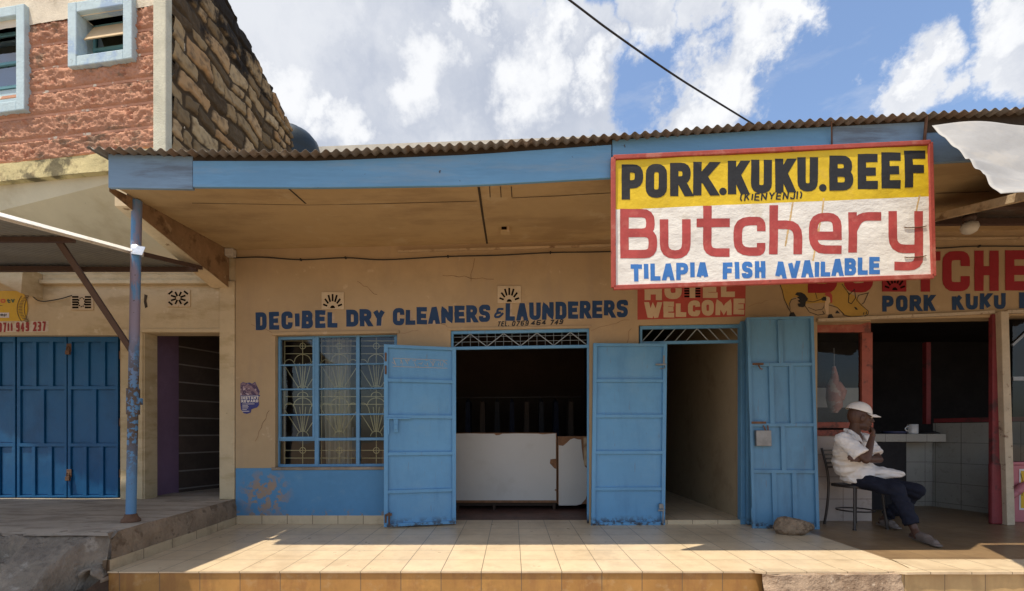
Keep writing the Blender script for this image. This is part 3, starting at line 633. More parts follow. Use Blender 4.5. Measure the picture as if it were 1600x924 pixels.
def wall_holes(mb, x0, x1, z0, z1, holes, yf, yb):
    xs = sorted({x0, x1} | {v for h in holes for v in (h[0], h[1]) if x0 < v < x1})
    zs = sorted({z0, z1} | {v for h in holes for v in (h[2], h[3]) if z0 < v < z1})
    def solid(i, j):
        if i < 0 or j < 0 or i >= len(xs) - 1 or j >= len(zs) - 1: return False
        cx = (xs[i] + xs[i + 1]) / 2; cz = (zs[j] + zs[j + 1]) / 2
        return not any(h[0] < cx < h[1] and h[2] < cz < h[3] for h in holes)
    for i in range(len(xs) - 1):
        for j in range(len(zs) - 1):
            if not solid(i, j): continue
            a, b, c, d = xs[i], xs[i + 1], zs[j], zs[j + 1]
            mb.quad((a, yf, c), (b, yf, c), (b, yf, d), (a, yf, d)); mb.quad((b, yb, c), (a, yb, c), (a, yb, d), (b, yb, d))
            if not solid(i - 1, j): mb.quad((a, yb, c), (a, yf, c), (a, yf, d), (a, yb, d))
            if not solid(i + 1, j): mb.quad((b, yf, c), (b, yb, c), (b, yb, d), (b, yf, d))
            if not solid(i, j - 1): mb.quad((a, yb, c), (b, yb, c), (b, yf, c), (a, yf, c))
            if not solid(i, j + 1): mb.quad((a, yf, d), (b, yf, d), (b, yb, d), (a, yb, d))
def rough_grid(mb, x0, x1, y0, y1, zf, step=.05, xf=None, smooth=True):
    nx = max(2, int((x1 - x0) / step)); ny = max(2, int((y1 - y0) / step)); vs = []
    for j in range(ny + 1):
        for i in range(nx + 1):
            x = x0 + (x1 - x0) * i / nx; y = y0 + (y1 - y0) * j / ny; v = Vector((x, y, zf(x, y))); vs.append(xf(v) if xf else v)
    mb.add(vs, [(j * (nx + 1) + i, j * (nx + 1) + i + 1, (j + 1) * (nx + 1) + i + 1, (j + 1) * (nx + 1) + i) for j in range(ny) for i in range(nx)], smooth)
def fbm(x, y, z, o=5): return noise.fractal(Vector((x, y, z)), 1.0, 2.0, o)

# ================================================================== GROUND
ZG = -0.42
mb = MB(); rough_grid(mb, -60, 60, -60, 3.2, lambda x, y: ZG + .02 * fbm(x * .6, y * .6, 0, 3), 1.5)
mb.quad((-60, 3.2, ZG), (60, 3.2, ZG), (60, 200, ZG), (-60, 200, ZG)); mb.build('street_ground', M['soil'], kind='structure')
YF = 3.69; XK = -3.375
def xk(Y): return XK + .055 * (5.58 - Y)     # the kerb line is not quite square to the shops
# tiled platform: floor sheet, riser with its nosing
mb = MB(); mb.quad((xk(YF), YF - .012, 0), (3.345, YF - .012, 0), (3.345, YW + .25, 0), (XK, YW + .25, 0))
mb.quad((xk(YF), YF - .012, 0), (xk(YF), YF - .012, -.012), (3.345, YF - .012, -.012), (3.345, YF - .012, 0)); mb.build('tiled_pavement', M['tile'], kind='structure')
mb = MB()
def brk(x):  # broken edge of the front row of tiles
    return YF - .012
mb.quad((3.345, YF + .02, 0), (12, YF + .02, 0), (12, 11.2, 0), (3.345, 11.2, 0)); mb.build('brown_tiled_pavement', M['tile_brown'], kind='structure')
mb = MB()
# cream edging strip in front of the brown floor, with a broken front edge
xs = [1.95 + .07 * i for i in range(60)]; top = []; fr = []
for x in xs:
    px = CX + x * FL / 3.6
    e = .025 * fbm(x * 3, 1, 0) + (.02 if 2.0 < x < 3.1 else 0)
    fr.append((x, 3.66 - abs(e) - (.0 if x < 3.1 else .03), .012))
vs = []
for (x, y, z) in fr: vs += [(x, y, z), (x, YF + .33 if x > 3.345 else YF + .06, .006)]
mb.add(vs, [(2 * i, 2 * i + 2, 2 * i + 3, 2 * i + 1) for i in range(len(xs) - 1)])
mb.add([v for (x, y, z) in fr for v in ((x, y, z), (x, y, z - .018))], [(2 * i, 2 * i + 1, 2 * i + 3, 2 * i + 2) for i in range(len(xs) - 1)])
mb.build('edge_tiles', M['skirt'] if False else M['tile'], kind='structure')
mb = MB(); mb.quad((xk(YF), YF, ZG - .1), (2.05, YF, ZG - .1), (2.05, YF, -.012), (xk(YF), YF, -.012)); mb.build('pavement_riser', M['riser'], kind='structure')
mb = MB(); mb.quad((3.08, 3.655, ZG - .1), (9, 3.655, ZG - .1), (9, 3.655, -.01), (3.08, 3.655, -.01)); mb.quad((3.08, 3.655, ZG), (3.08, 3.655, -.01), (3.08, 3.9, -.01), (3.08, 3.9, ZG))
mb.build('pale_pavement_riser', M['riser_pale'], kind='structure')
mb = MB()
def rub(x, z): return 3.64 - .05 * (1 - abs((x - 2.55) / .6)) - .05 * fbm(x * 3, z * 3, 4) - max(0, -.05 - z) * .22
rough_grid(mb, 2.0, 3.1, ZG - .05, -.005, rub, .025, lambda v: Vector((v.x, v.z, v.y)))
rough_grid(mb, 2.0, 3.1, 0, 1, lambda x, t: .004 - .012 * (1 - t) + .012 * fbm(x * 5, t * 2, 7), .03,
           lambda v: Vector((v.x, rub(v.x, -.005) + v.y * (3.71 - rub(v.x, -.005)), v.z)))
mb.build('broken_pavement_edge', M['rubble'], kind='structure', weld=True)

# left raised platform with its rough kerb, ramp and broken steps
ZL = 0.30
mb = MB()
mb2 = MB()
def edgeY(x): return 3.66 + .03 * fbm(x * 1.5, 2, 0)
rough_grid(mb, -9, XK - .03, 3.72, 6.2, lambda x, y: ZL + .006 * fbm(x * 2, y * 5, 0) - max(0, 3.85 - y) * .15, .08, lambda v: Vector((v.x + (xk(v.y) - XK if v.x > -4.2 else 0), v.y, v.z)))
mb.build('raised_pavement', M['concrete_floor'], kind='structure')
mb = MB()
def kx(y, z): return xk(y) - .004 + .014 * fbm(y * 4, z * 5, 1) - .03 * max(0, z - .22) / .08
rough_grid(mb, 3.72, YW + .02, .085, ZL + .002, kx, .03, lambda v: Vector((v.z, v.x, v.y)))
mb.build('kerb_face', M['kerb'], kind='structure')
mb = MB(); mb.box(-.05, .006, YF, YW, -.02, .088, lambda v: Vector((v.x + xk(v.y), v.y, v.z))); mb.build('kerb_tiles', M['skirt_side'], kind='structure')
# slumped concrete front: a height field falling from the platform edge to the street
def slump(x, y):
    # y measured from the street towards the platform
    t = max(0, min(1, (3.80 - y) / .95))
    ramp = ZL - .01 - .62 * t ** 1.15
    if x < -3.72 + .12 * (3.75 - y) * 0:      # broken steps on the left
        d = 3.76 - y
        st = ZL - .02 if d < .06 else (.10 if d < .30 else (-.03 if d < .62 else -.20))
        ramp_edge = -3.95 + .35 * (d)         # diagonal side of the ramp
        k = max(0, min(1, (ramp_edge - x) / .10)); k = k * k * (3 - 2 * k)
        h = ramp * (1 - k) + st * k
    else: h = ramp
    # undercut by the broken drain
    hole = math.hypot((x + 3.36) / .12, (y - 3.46) / .26)
    h -= .42 * max(0, min(1, (1.2 - hole) / .3))
    return h + .022 * noise.fractal(Vector((x * 5, y * 5, 3)), .5, 2.1, 7) + .012 * noise.noise(Vector((x * 31, y * 31, 5)))
mb = MB(); rough_grid(mb, -5.6, -3.275, 2.5, 3.82, slump, .014); mb.build('concrete_slope', M['concrete'], kind='structure')
mb = MB(); mb.quad((-3.274, 2.2, -.6), (-3.274, 3.74, -.6), (-3.274, 3.74, .0), (-3.274, 2.2, -.55)); mb.build('slope_side', M['pipe'], kind='structure')
t = thing('drain_pipe', 'broken concrete drain mouth in the rough slope beside the tiled step', 'drain pipe', (-3.345, 3.5, -.2))
mb = MB(); n = 16; vs = []
for i, yy in enumerate((3.60, 3.74)):
    for k in range(n + 1):
        a = math.pi * (k / n) * 1.0 + .2; r = .085; vs.append((-3.36 + math.cos(a) * r, yy + (.02 * math.sin(a * 5) if i == 0 else 0), -.10 + math.sin(a) * (r + .05)))
mb.add(vs, [(k, k + 1, n + 2 + k, n + 1 + k) for k in range(n)], True); mb.build('pipe_wall', M['concrete'], t, solid=.02)
mb = MB(); mb.poly([(-3.36 + math.cos(2 * math.pi * k / 14) * .085, 3.72, -.12 + math.sin(2 * math.pi * k / 14) * .15) for k in range(14)]); mb.build('mouth_shade', M['hole_shade'], t)  # flat black disc painted as the shade inside the drain mouth

# ================================================================== LEFT BUILDING (two storeys)
LB = thing('two_storey_building', 'two storey building with terracotta stone front, bare rubble side wall and blue steel shop doors', 'building', (-4.5, 5.6, ZL))
CORN = Vector((-3.45, 4.6, 0)); TL = Vector((-math.cos(R(8.5)), math.sin(R(8.5)), 0)); NO = Vector((-math.sin(R(8.5)), -math.cos(R(8.5)), 0))
def F2(v): return CORN + TL * v[0] + NO * v[1] + Vector((0, 0, v[2]))     # (along the front to the left, out, up)
def fpx(px, py):
    d = Vector(((px - CX) / FL, 1, (HY - py) / FL)); o = Vector((0, 0, EYE)); k = (CORN - o).dot(NO) / d.dot(NO); p = o + d * k
    return (p - CORN).dot(TL), p.z
def frect(mb, x0, y0, x1, y1, d0, d1):
    a = fpx(x0, (y0)); b = fpx(x1, y1); mb.box(b[0], a[0], d0, d1, b[1], a[1], F2)
T_END = 6.0
zt, zb = 6.7, 3.80
wa = (*fpx(135, 35), ) ; 
def win(x0, y0, x1, y1):
    xm = (x0 + x1) / 2; a = fpx(x0, (y0 + y1) / 2); b = fpx(x1, (y0 + y1) / 2); return [b[0], a[0], fpx(xm, y1)[1], fpx(xm, y0)[1]]
W1 = win(131, 23, 203, 91); W0 = win(-75, 42, 38, 172)
zbrick_top = fpx(150, 26)[1]
# core wall with openings, then the rock-faced cladding in front
mb = MB(); wall_holes(mb, 0.06, T_END, zb, zt, [W1, W0], 0, 1)
mb.build('core_wall', M['plaster'], LB, xf=lambda v: F2((v.x, -.03 - .2 * v.y, v.z)))
def clad(t, z):
    c = .248; zz = (z - 3.98) / c; f = zz - math.floor(zz); e = min(f, 1 - f) * c
    s = max(0, min(1, (e - .012) / .02)); row = math.floor(zz)
    rg = .018 + .015 * noise.fractal(Vector((t * 10 + row * 7.3, z * 24, row * 3.1)), .35, 2.1, 7) + .008 * noise.ridged_multi_fractal(Vector((t * 12, z * 34, row)), .6, 2.1, 5, 1.0, 2.0) - .008
    return .004 + s * max(-.008, rg)
for nm, tt0, tt1, z0, z1 in (('rock_faced_cladding', .155, T_END, 3.98, zbrick_top),):
    mb = MB(); st = .0125
    nx = int((3.0 - tt0) / st); nz = int((z1 - z0) / st); idx = {}; vs = []; fs = []
    m1 = [W1[0] - .10, W1[1] + .10, W1[2] - .10, W1[3] + .10]; m0 = [W0[0] - .10, W0[1] + .10, W0[2] - .10, W0[3] + .10]
    for j in range(nz + 1):
        for i in range(nx + 1):
            t_ = tt0 + (3.0 - tt0) * i / nx; z = z0 + (z1 - z0) * j / nz; vs.append(F2((t_, clad(t_, z), z)))
    for j in range(nz):
        for i in range(nx):
            t_ = tt0 + (3.0 - tt0) * (i + .5) / nx; z = z0 + (z1 - z0) * (j + .5) / nz
            if any(m[0] < t_ < m[1] and m[2] < z < m[3] for m in (m1, m0)): continue
            fs.append((j * (nx + 1) + i, (j + 1) * (nx + 1) + i, (j + 1) * (nx + 1) + i + 1, j * (nx + 1) + i + 1))
    mb.add(vs, fs, True); mb.quad(F2((3.0, .01, z0)), F2((T_END, .01, z0)), F2((T_END, .01, z1)), F2((3.0, .01, z1)))
    mb.build(nm, M['terra'], LB)
mb = MB()
z = 3.98
while z < zbrick_top + .02:
    for a, b in ((.155, W1[0] - .1 if W1[2] - .1 < z < W1[3] + .1 else 3.0), (W1[1] + .1 if W1[2] - .1 < z < W1[3] + .1 else 2.99, W0[0] - .1 if W0[2] - .1 < z < W0[3] + .1 else 3.0)):
        if b > a + .03: mb.box(a, b, 0, .012, z - .013, z + .013, F2)
    z += .248
mb.build('mortar_course', M['terra_joint'], LB)
mb = MB(); rough_grid(mb, .15, T_END, zbrick_top - .01, zt, lambda t, z: .03 + .008 * fbm(t * 6, z * 6, 2), .05, lambda v: F2((v.x, v.z, v.y))); mb.build('top_band', M['plaster'], LB)
mb = MB(); mb.box(0, .15, -.02, .055, zb, zt, F2); mb.build('corner_pillar', M['pillar'], LB, bevel=.012)
mb = MB(); rough_grid(mb, .02, T_END, 3.80, 3.985, lambda t, z: .05 + .01 * fbm(t * 5, z * 8, 2), .03, lambda v: F2((v.x, v.z, v.y)))
mb.quad(F2((.02, .05, 3.985)), F2((T_END, .05, 3.985)), F2((T_END, -.03, 3.985)), F2((.02, -.03, 3.985))); mb.quad(F2((.02, .05, 3.80)), F2((T_END, .05, 3.80)), F2((T_END, -.2, 3.80)), F2((.02, -.2, 3.80)))
mb.build('floor_band', M['plinth'], LB)
def upwin(w, louvre):
    mb = MB(); o = .105
    mb.box(w[0] - o, w[0], -.15, .075, w[2] - o, w[3] + o, F2); mb.box(w[1], w[1] + o, -.15, .075, w[2] - o, w[3] + o, F2)
    mb.box(w[0], w[1], -.15, .073, w[2] - o, w[2], F2); mb.box(w[0], w[1], -.15, .073, w[3], w[3] + o, F2)
    wn = mb.build('window', M['palefr'], LB, bevel=.008)
    mb = MB(); f = .03
    for a, b, c, d in ((w[0], w[0] + f, w[2], w[3]), (w[1] - f, w[1], w[2], w[3]), (w[0], w[1], w[2], w[2] + f), (w[0], w[1], w[3] - f, w[3])): mb.box(a + .001, b - .001, -.12, -.09, c + .001, d - .001, F2)
    hs = [.42] if louvre else [.33, .62]
    for q in hs: zz = w[2] + (w[3] - w[2]) * q; mb.box(w[0], w[1], -.122, -.085, zz - .014, zz + .014, F2)
    mb.build('frame', M['teal'], wn)
    mb = MB(); mb.box(w[0] + .01, w[1] - .01, -.108, -.104, w[2] + .01, w[3] - .01, F2); mb.build('pane', M['glass_up'], wn)
    if louvre:   # the upper sash hangs open, tilted out
        mb = MB(); zz = w[2] + (w[3] - w[2]) * .44; mb.prism([F2((w[0] + .03, -.07, w[3] - .04)), F2((w[1] - .03, -.07, w[3] - .04)), F2((w[1] - .03, .03, zz)), F2((w[0] + .03, .03, zz))], NO * -.012); mb.build('sash', M['curtain_board'], wn)
    else:
        mb = MB(); mb.box(w[0] + .03, w[1] - .03, -.10, -.098, w[2] + .03, w[2] + (w[3] - w[2]) * .31, F2); mb.build('painted_pane', M['palefr'], wn)
    mb = MB(); mb.box(w[0] - .1, w[1] + .1, -1.2, -1.15, w[2] - .1, w[3] + .1, F2); mb.build('room_back', M['interior_dark'], wn)
upwin(W1, True); upwin(W0, False)
V3 = Vector
# rubble side wall (end wall), its coping falls to the back
mb = MB(); nz = 70; ny = 110; vs = []; YB = 7.16
def topz(y): return 6.63 - (y - 4.62) * .295
nz = 190; ny = 170; rs_ = random.Random(11); crs = [3.3]
while crs[-1] < 7.0: crs.append(crs[-1] + rs_.uniform(.13, .27))
cut_y = []
for _ in crs:
    c_ = [4.3 + rs_.uniform(0, .3)]
    while c_[-1] < 7.6: c_.append(c_[-1] + rs_.uniform(.16, .50))
    cut_y.append(c_)
tint = {}; tilt_ = {}; cols = []
for j in range(nz + 1):
    for i in range(ny + 1):
        y = 4.625 + (YB - 4.625) * i / ny; z0 = 3.5; z = z0 + (topz(y) + .010 * fbm(y * 6, 0, 0) - z0) * j / nz
        yy = y + .075 * noise.noise(V3((y * 3.1, z * 3.1, 1))) + .02 * noise.noise(V3((y * 13, z * 13, 4))); zz = z + .085 * noise.noise(V3((y * 2.3, z * 2.3, 7))) + .018 * noise.noise(V3((y * 13, z * 13, 9)))
        r = max(k for k in range(len(crs)) if crs[k] <= zz); c_ = cut_y[r]; q = max([k for k in range(len(c_)) if c_[k] <= yy] or [0])
        dz_ = min(zz - crs[r], (crs[r + 1] if r + 1 < len(crs) else 9) - zz); dy_ = min(yy - c_[q], (c_[q + 1] if q + 1 < len(c_) else 9) - yy)
        e_ = min(dz_, dy_, (dz_ + dy_) * .62); key = (r, q)
        if key not in tint: tint[key] = rs_.random(); tilt_[key] = (rs_.uniform(-.12, .12), rs_.uniform(-.12, .12), rs_.uniform(0, .02))
        k_ = max(0, min(1, (e_ - .012 - .016 * noise.noise(V3((y * 5, z * 5, 2)))) / .022)); tl = tilt_[key]
        d_ = k_ * (.022 + tl[2] + tl[0] * (zz - crs[r] - .1) + tl[1] * (yy - c_[q] - .15) + .008 * fbm(y * 12, z * 12, 3, 4)) + .006 * fbm(y * 20, z * 20, 5, 3)
        vs.append((-3.475 + d_, y, z)); cols.append((tint[key], k_, 0, 1))
mb.add(vs, [(j * (ny + 1) + i, j * (ny + 1) + i + 1, (j + 1) * (ny + 1) + i + 1, (j + 1) * (ny + 1) + i) for j in range(nz) for i in range(ny)], True)
rub_ = mb.build('rubble_side_wall', M['stone'], LB)
at = rub_.data.color_attributes.new('stone', 'FLOAT_COLOR', 'POINT')
for k, c_ in enumerate(cols): at.data[k].color = c_
mb = MB(); mb.prism([(-3.49, 4.86, 3.5), (-3.49, YB, 3.5), (-3.49, YB, topz(YB) - .03), (-3.49, 4.86, topz(4.86) - .03)], (-.2, 0, 0)); mb.build('inner_side_wall', M['beam'], LB)
mb = MB(); mb.box(-3.5, -9.5, YB - .2, YB, 3.0, topz(YB)); mb.build('back_wall', M['beam'], LB)
mb = MB(); mb.prism([(-3.5, 4.9, 6.5), (-9.5, 5.8, 6.5), (-9.5, YB, 5.7), (-3.5, YB, 5.7)], (0, 0, .08)); mb.build('roof_slab', M['concrete'], LB)
# lower storey
PL = YW + .02
def LX(px, Y=PL): return (px - CX) * Y / FL
def LZ(py, Y=PL): return EYE + (HY - py) * Y / FL
dL = [LX(-130), LX(188), ZL - .05, LZ(524)]; dD = [LX(226), LX(343), ZL - .05, LZ(520)]
mb = MB(); wall_holes(mb, -9.2, LX(368), ZL - .3, 3.9, [dL, dD], PL, PL + .2); mb.build('shop_wall', M['wall_old'], LB)
mb = MB(); mb.box(LX(345), LX(368.5), PL - .03, PL, ZL, 2.98); mb.build('pilaster', M['wall_old'], LB, bevel=.01)
mb = MB(); mb.box(LX(190), LX(224), PL - .015, PL, ZL, LZ(515)); mb.build('door_pier', M['wall_old'], LB, bevel=.01)
mb = MB(); mb.box(LX(222), LX(346), PL - .02, PL, LZ(520), LZ(514)); mb.build('lintel_trim', M['wall_old'], LB, bevel=.006)
mb = MB(); mb.box(LX(70), LX(330), PL - .07, PL, LZ(446), LZ(440)); mb.box(LX(70), LX(330), PL - .03, PL, LZ(440), LZ(430)); mb.build('wall_ledge', M['wall_old'], LB, bevel=.006)
mb = MB(); mb.prism([U(-60, 430, PL), U(-60, 438, PL), U(8, 442, PL), U(42, 455, PL), U(67, 468, PL), U(70, 430, PL)], (0, -.25, 0)); mb.build('beam_end', M['wall_old'], LB)
# sloping soffit under the upper floor
mb = MB(); a0 = F2((.1, -.02, 3.80)); a1 = F2((T_END, -.02, 3.80))
mb.quad(a0, a1, Vector((-9.2, PL, 3.12)), Vector((-3.66, PL, 3.12))); mb.build('soffit', M['soffit_old'], LB)
# steel shop doors: leaves with pressed panels
def panel_leaf(mb, us, zs_rows, d=.0, bar=.03, th=.028):
    "us: list per row of panel edges; rows given as (z0, z1, [(u0, u1), ...])"
    pass
mb = MB(); yS = PL + .10; mb.box(dL[0] - .1, dL[1] + .12, PL + .202, PL + .23, ZL - .1, dL[3] + .15); mb.build('gap_blocker', M['interior_dark'], LB)  # added dark panel, blocks the sky seen through the gap beside the leaves
def sx(px): return LX(px, yS)
def sz(py): return LZ(py, yS)
leaves = [(-125, 27, [(-120, -95), (-85, -60), (-50, -25), (3, 24)], [(-120, -80), (-70, -30), (-10, 23)], [(-120, -95), (-90, -60), (-55, -30), (3, 22)]),
          (30, 107, [(35, 54), (60, 79), (86, 103)], [(35, 66), (72, 103)], [(34, 53), (58, 78), (84, 103)]), (109, 187, [(115, 134), (141, 160), (167, 183)], [(114, 146), (153, 183)], [(113, 132), (138, 158), (164, 183)])]
first = True
for x0, x1, up, mid, lo in leaves:
    mb = MB(); y = yS
    mb.box(sx(x0), sx(x1), y, y + .004, ZL + .012, sz(527))
    for rows, z0, z1 in ((up, sz(604), sz(535)), (mid, sz(693), sz(609)), (lo, ZL + .035, sz(698))):
        e = [x0] + [v for p in rows for v in p] + [x1]
        for i in range(0, len(e), 2): mb.box(sx(e[i]), sx(e[i + 1]), y - .026, y - .0005, z0, z1)
        for p in rows: mb.box(sx(p[0]) + .012, sx(p[1]) - .012, y - .009, y - .0006, z0 + .015, z1 - .015)
    for z0, z1 in ((ZL + .012, ZL + .035), (sz(698), sz(693)), (sz(609), sz(604)), (sz(535), sz(527))): mb.box(sx(x0), sx(x1), y - .0265, y - .0004, z0, z1)
    lf = mb.build('door_leaf', M['shutter'], LB, bevel=.004)
    if x0 == 30:
        for py in (548, 745):
            mb = MB(); c = U(106, py, y - .04); mb.tube([c + Vector((-.015, 0, .0)), c + Vector((-.015, 0, .04)), c + Vector((0, 0, .055)), c + Vector((.015, 0, .04)), c + Vector((.015, 0, 0))], .006, 8)
            mb.box(c.x - .025, c.x + .025, c.y - .012, c.y + .012, c.z - .05, c.z); mb.box(c.x - .03, c.x + .03, c.y + .012, c.y + .02, c.z - .01, c.z + .09); mb.build('padlock', M['rust'], lf, bevel=.004)
    if x0 == 109:
        mb = MB()
        for py in (555, 660, 740): mb.mark(); c = U(188, py, y - .03); mb.tube([c - Vector((0, 0, .05)), c + Vector((0, 0, .05))], .012, 8)
        mb.build('hinge', M['rust'], lf)
# dark passage behind the open doorway
mb = MB(); xa = dD[0]; xb = dD[1]
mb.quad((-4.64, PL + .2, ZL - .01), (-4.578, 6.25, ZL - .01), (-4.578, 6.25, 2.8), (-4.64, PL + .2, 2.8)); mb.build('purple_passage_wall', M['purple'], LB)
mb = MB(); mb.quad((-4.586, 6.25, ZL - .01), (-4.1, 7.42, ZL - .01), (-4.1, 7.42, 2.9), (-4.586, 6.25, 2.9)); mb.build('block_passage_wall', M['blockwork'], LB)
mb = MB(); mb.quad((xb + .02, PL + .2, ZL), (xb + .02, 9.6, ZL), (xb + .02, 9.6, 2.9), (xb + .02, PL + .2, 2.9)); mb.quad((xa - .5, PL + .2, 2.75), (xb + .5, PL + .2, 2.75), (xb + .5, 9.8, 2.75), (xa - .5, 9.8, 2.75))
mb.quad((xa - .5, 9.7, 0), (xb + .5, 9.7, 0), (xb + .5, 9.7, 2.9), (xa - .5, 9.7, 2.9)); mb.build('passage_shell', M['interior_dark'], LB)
mb = MB(); mb.quad((xa - .3, PL + .0, ZL - .004), (xb + .05, PL + .0, ZL - .004), (xb + .4, 9.7, ZL - .004), (xa - .3, 9.7, ZL - .004)); mb.build('passage_floor', M['concrete_floor'], LB)
# vent blocks
def vent(parent, x0, y0, x1, y1, Y, kind, m=None):
    mb = MB(); a = U(x0, y1, Y); b = U(x1, y0, Y)
    mb.box(a.x, b.x, Y - .014, Y + .001, a.z, b.z); v = mb.build('vent_block', m or M['vent'], parent, bevel=.004)
    mb = MB(); w = b.x - a.x; h = b.z - a.z; s = .011; pl = lambda x, z: Vector((a.x + w * x, Y - .0165, a.z + h * z))
    def ln(p, q, s=s):
        P = pl(*p); Q = pl(*q); d = (Q - P).normalized(); nn = Vector((-d.z, 0, d.x)) * s; mb.quad(P + nn, P - nn, Q - nn, Q + nn)
    if kind == 'sun':
        for k in range(7):
            an = R(12 + 26 * k); ln((.5 + .24 * math.cos(an), .12 + .34 * math.sin(an)), (.5 + .43 * math.cos(an), .12 + min(.76, .78 * math.sin(an))))
        mb.poly([pl(.5 + .11 * math.cos(math.pi * k / 8), .06 + .16 * math.sin(math.pi * k / 8)) for k in range(9)])
    elif kind == 'star':
        for k in range(8):
            an = R(22.5 + 45 * k); ln((.5 + .10 * math.cos(an), .5 + .12 * math.sin(an)), (.5 + .34 * math.cos(an), .5 + .38 * math.sin(an)))
        for sx_, sz_ in ((1, 1), (-1, 1), (1, -1), (-1, -1)): ln((.5 + sx_ * .25, .5 + sz_ * .40), (.5 + sx_ * .42, .5 + sz_ * .22))
    else:
        for z in (.16, .34, .50, .66, .84):
            ln((.08, z), (.36, z)); ln((.64, z), (.92, z))
        for k in range(10):
            a0 = 2 * math.pi * k / 10; a1 = 2 * math.pi * (k + .6) / 10; ln((.5 + .14 * math.cos(a0), .5 + .3 * math.sin(a0)), (.5 + .14 * math.cos(a1), .5 + .3 * math.sin(a1)), .007)
    mb.build('slot_shade', M['hole_shade'], v)  # dark sheets on the block imitate the shade of recessed slots
vent(LB, 112, 461, 147, 485, PL, 'grid'); vent(LB, 262, 453, 298, 480, PL, 'star')
mb = MB(); poly_px(mb, [(226, 460), (231, 462), (229, 470), (231, 480), (227, 482), (225, 472)], PL); mb.build('plaster_hole', M['crack'], LB)
# hand-painted number and advert
mb = MB(); rect_px(mb, -40, 502, 76, 519, PL, .002); mb.build('whitewash_patch', M['white_patch'], LB)
mb = MB(); put_text(mb, '0711 949 237', -2, 519.5, 72, 517.5, 15, 3.0, pxplace(PL, .004), gap=.3, space=.35, jit=.3); mb.build('painted_number', M['phone_red'], LB)
AD = thing('wall_advert', 'torn yellow round-edged advert pasted above the blue steel shop doors', 'advert', (LX(0), PL, LZ(480)))
mb = MB(); pts = [(-80, 455), (-20, 455), (20, 455)] + [(44 - 8 * (abs(k - 5) / 5) ** 2, 456 + 5 * k) for k in range(0, 10)] + [(30, 502), (-80, 503)]; poly_px(mb, pts, PL, .006); mb.build('sheet', M['adyellow'], AD, solid=.002)
mb = MB()
for k in range(18):
    t_ = k / 17; y = 463 + 40 * t_; x = 30 + 10 * (2 * t_ - 1) ** 2 ; line_px(mb, [(x, y), (x + 6, y - .3)], 1.0, PL, .009)
line_px(mb, [(33 + 7 * (2 * t / 10 - 1) ** 2 - 5, 463 + 4 * t) for t in range(11)], 1.1, PL, .0095); line_px(mb, [(33 + 7 * (2 * t / 10 - 1) ** 2 + 6, 463 + 4 * t) for t in range(11)], 1.1, PL, .0095)
mb.mark(); line_px(mb, [(-2, 478), (5, 478)], 1, PL, .009); mb.build('printed_ring', M['ochreline'], AD)
mb = MB(); put_text(mb, 'GO', -8, 474, 10, 474, 6.5, 2.4, pxplace(PL, .009)); mb.build('orange_lettering', M['orange'], AD)
mb = MB(); put_text(mb, 'tv', 12, 474, 24, 474, 6.2, 2.0, pxplace(PL, .009)); mb.build('green_lettering', M['green'], AD)
mb = MB(); rect_px(mb, -20, 489, 15.5, 497, PL, .009); mb.build('white_box', M['paperwhite'], AD)
mb = MB(); put_text(mb, 'comp!', -4, 494.5, 12, 494.5, 3.6, .8, pxplace(PL, .011), gap=.4); mb.build('black_lettering', M['black'], AD)
# wires on the left wall
LW = MB()
LW.tube(curve([U(-30, 428, PL - .06), U(12, 428, PL - .05), U(40, 450, PL - .03), U(60, 470, PL - .02), U(90, 468, PL - .02), U(112, 462, PL - .02)]), .006, 6)
tag(LW.build('wall_wire', M['cable'], None), 'thin dark wires looping across the cream wall above the yellow advert', 'wire')

# ================================================================== OUR SHOP ROW
SB = thing('shop_row_building', 'tan single storey row of shops with blue fascia, corrugated roof and open blue doors', 'building', (0, 5.6, 0))
def hole(x0, y0, x1, y1, z0=None):
    xm = (x0 + x1) / 2; return [HX(x0), HX(x1), HZ(y1, xm) if z0 is None else z0, HZ(y0, xm)]
HW = hole(430, 523, 620.5, 730); H1 = hole(704, 514.5, 921, 819, -.02); H2 = hole(998, 507, 1163, 819, -.02)
HB1 = hole(1277, 503, 1361, 819, -.02); HB2 = hole(1361, 497.5, 1578, 819, -.02); HB3 = hole(1578, 492, 1760, 819, -.02)
mb = MB(); wall_holes(mb, -3.39, 9.0, -.3, 3.9, [HW, H1, H2, HB1, HB2, HB3], YW, YW + .2); mb.build('front_wall', M['wall'], SB, skew=True)
mb = MB(); mb.box(-3.385, HX(705), YW - .006, YW, .10, HZ(731, 540)); mb.build('dado', M['dado'], SB, skew=True)
mb = MB(); mb.box(-3.385, HX(704), YW - .012, YW - .0005, 0, .105); mb.build('skirting', M['skirt'], SB, bevel=.003)
mb = MB(); mb.box(HX(921.5), HX(1163), YW - .01, YW, 0, .05); mb.build('threshold_skirting', M['skirt'], SB)
mb = MB(); mb.box(HX(425), HX(625), YW - .02, YW + .08, HW[2] - .035, HW[2]); mb.build('window_sill', M['concrete'], SB, skew=True, bevel=.006)
mb = MB(); mb.box(HX(425), HX(624), YW - .018, YW, HW[3], HW[3] + .04); mb.build('window_lintel', M['wall'], SB, skew=True, bevel=.005)
mb = MB(); mb.box(HX(700), HX(924), YW - .012, YW, H1[3], H1[3] + .03); mb.build('door_lintel', M['wall'], SB, skew=True, bevel=.005)
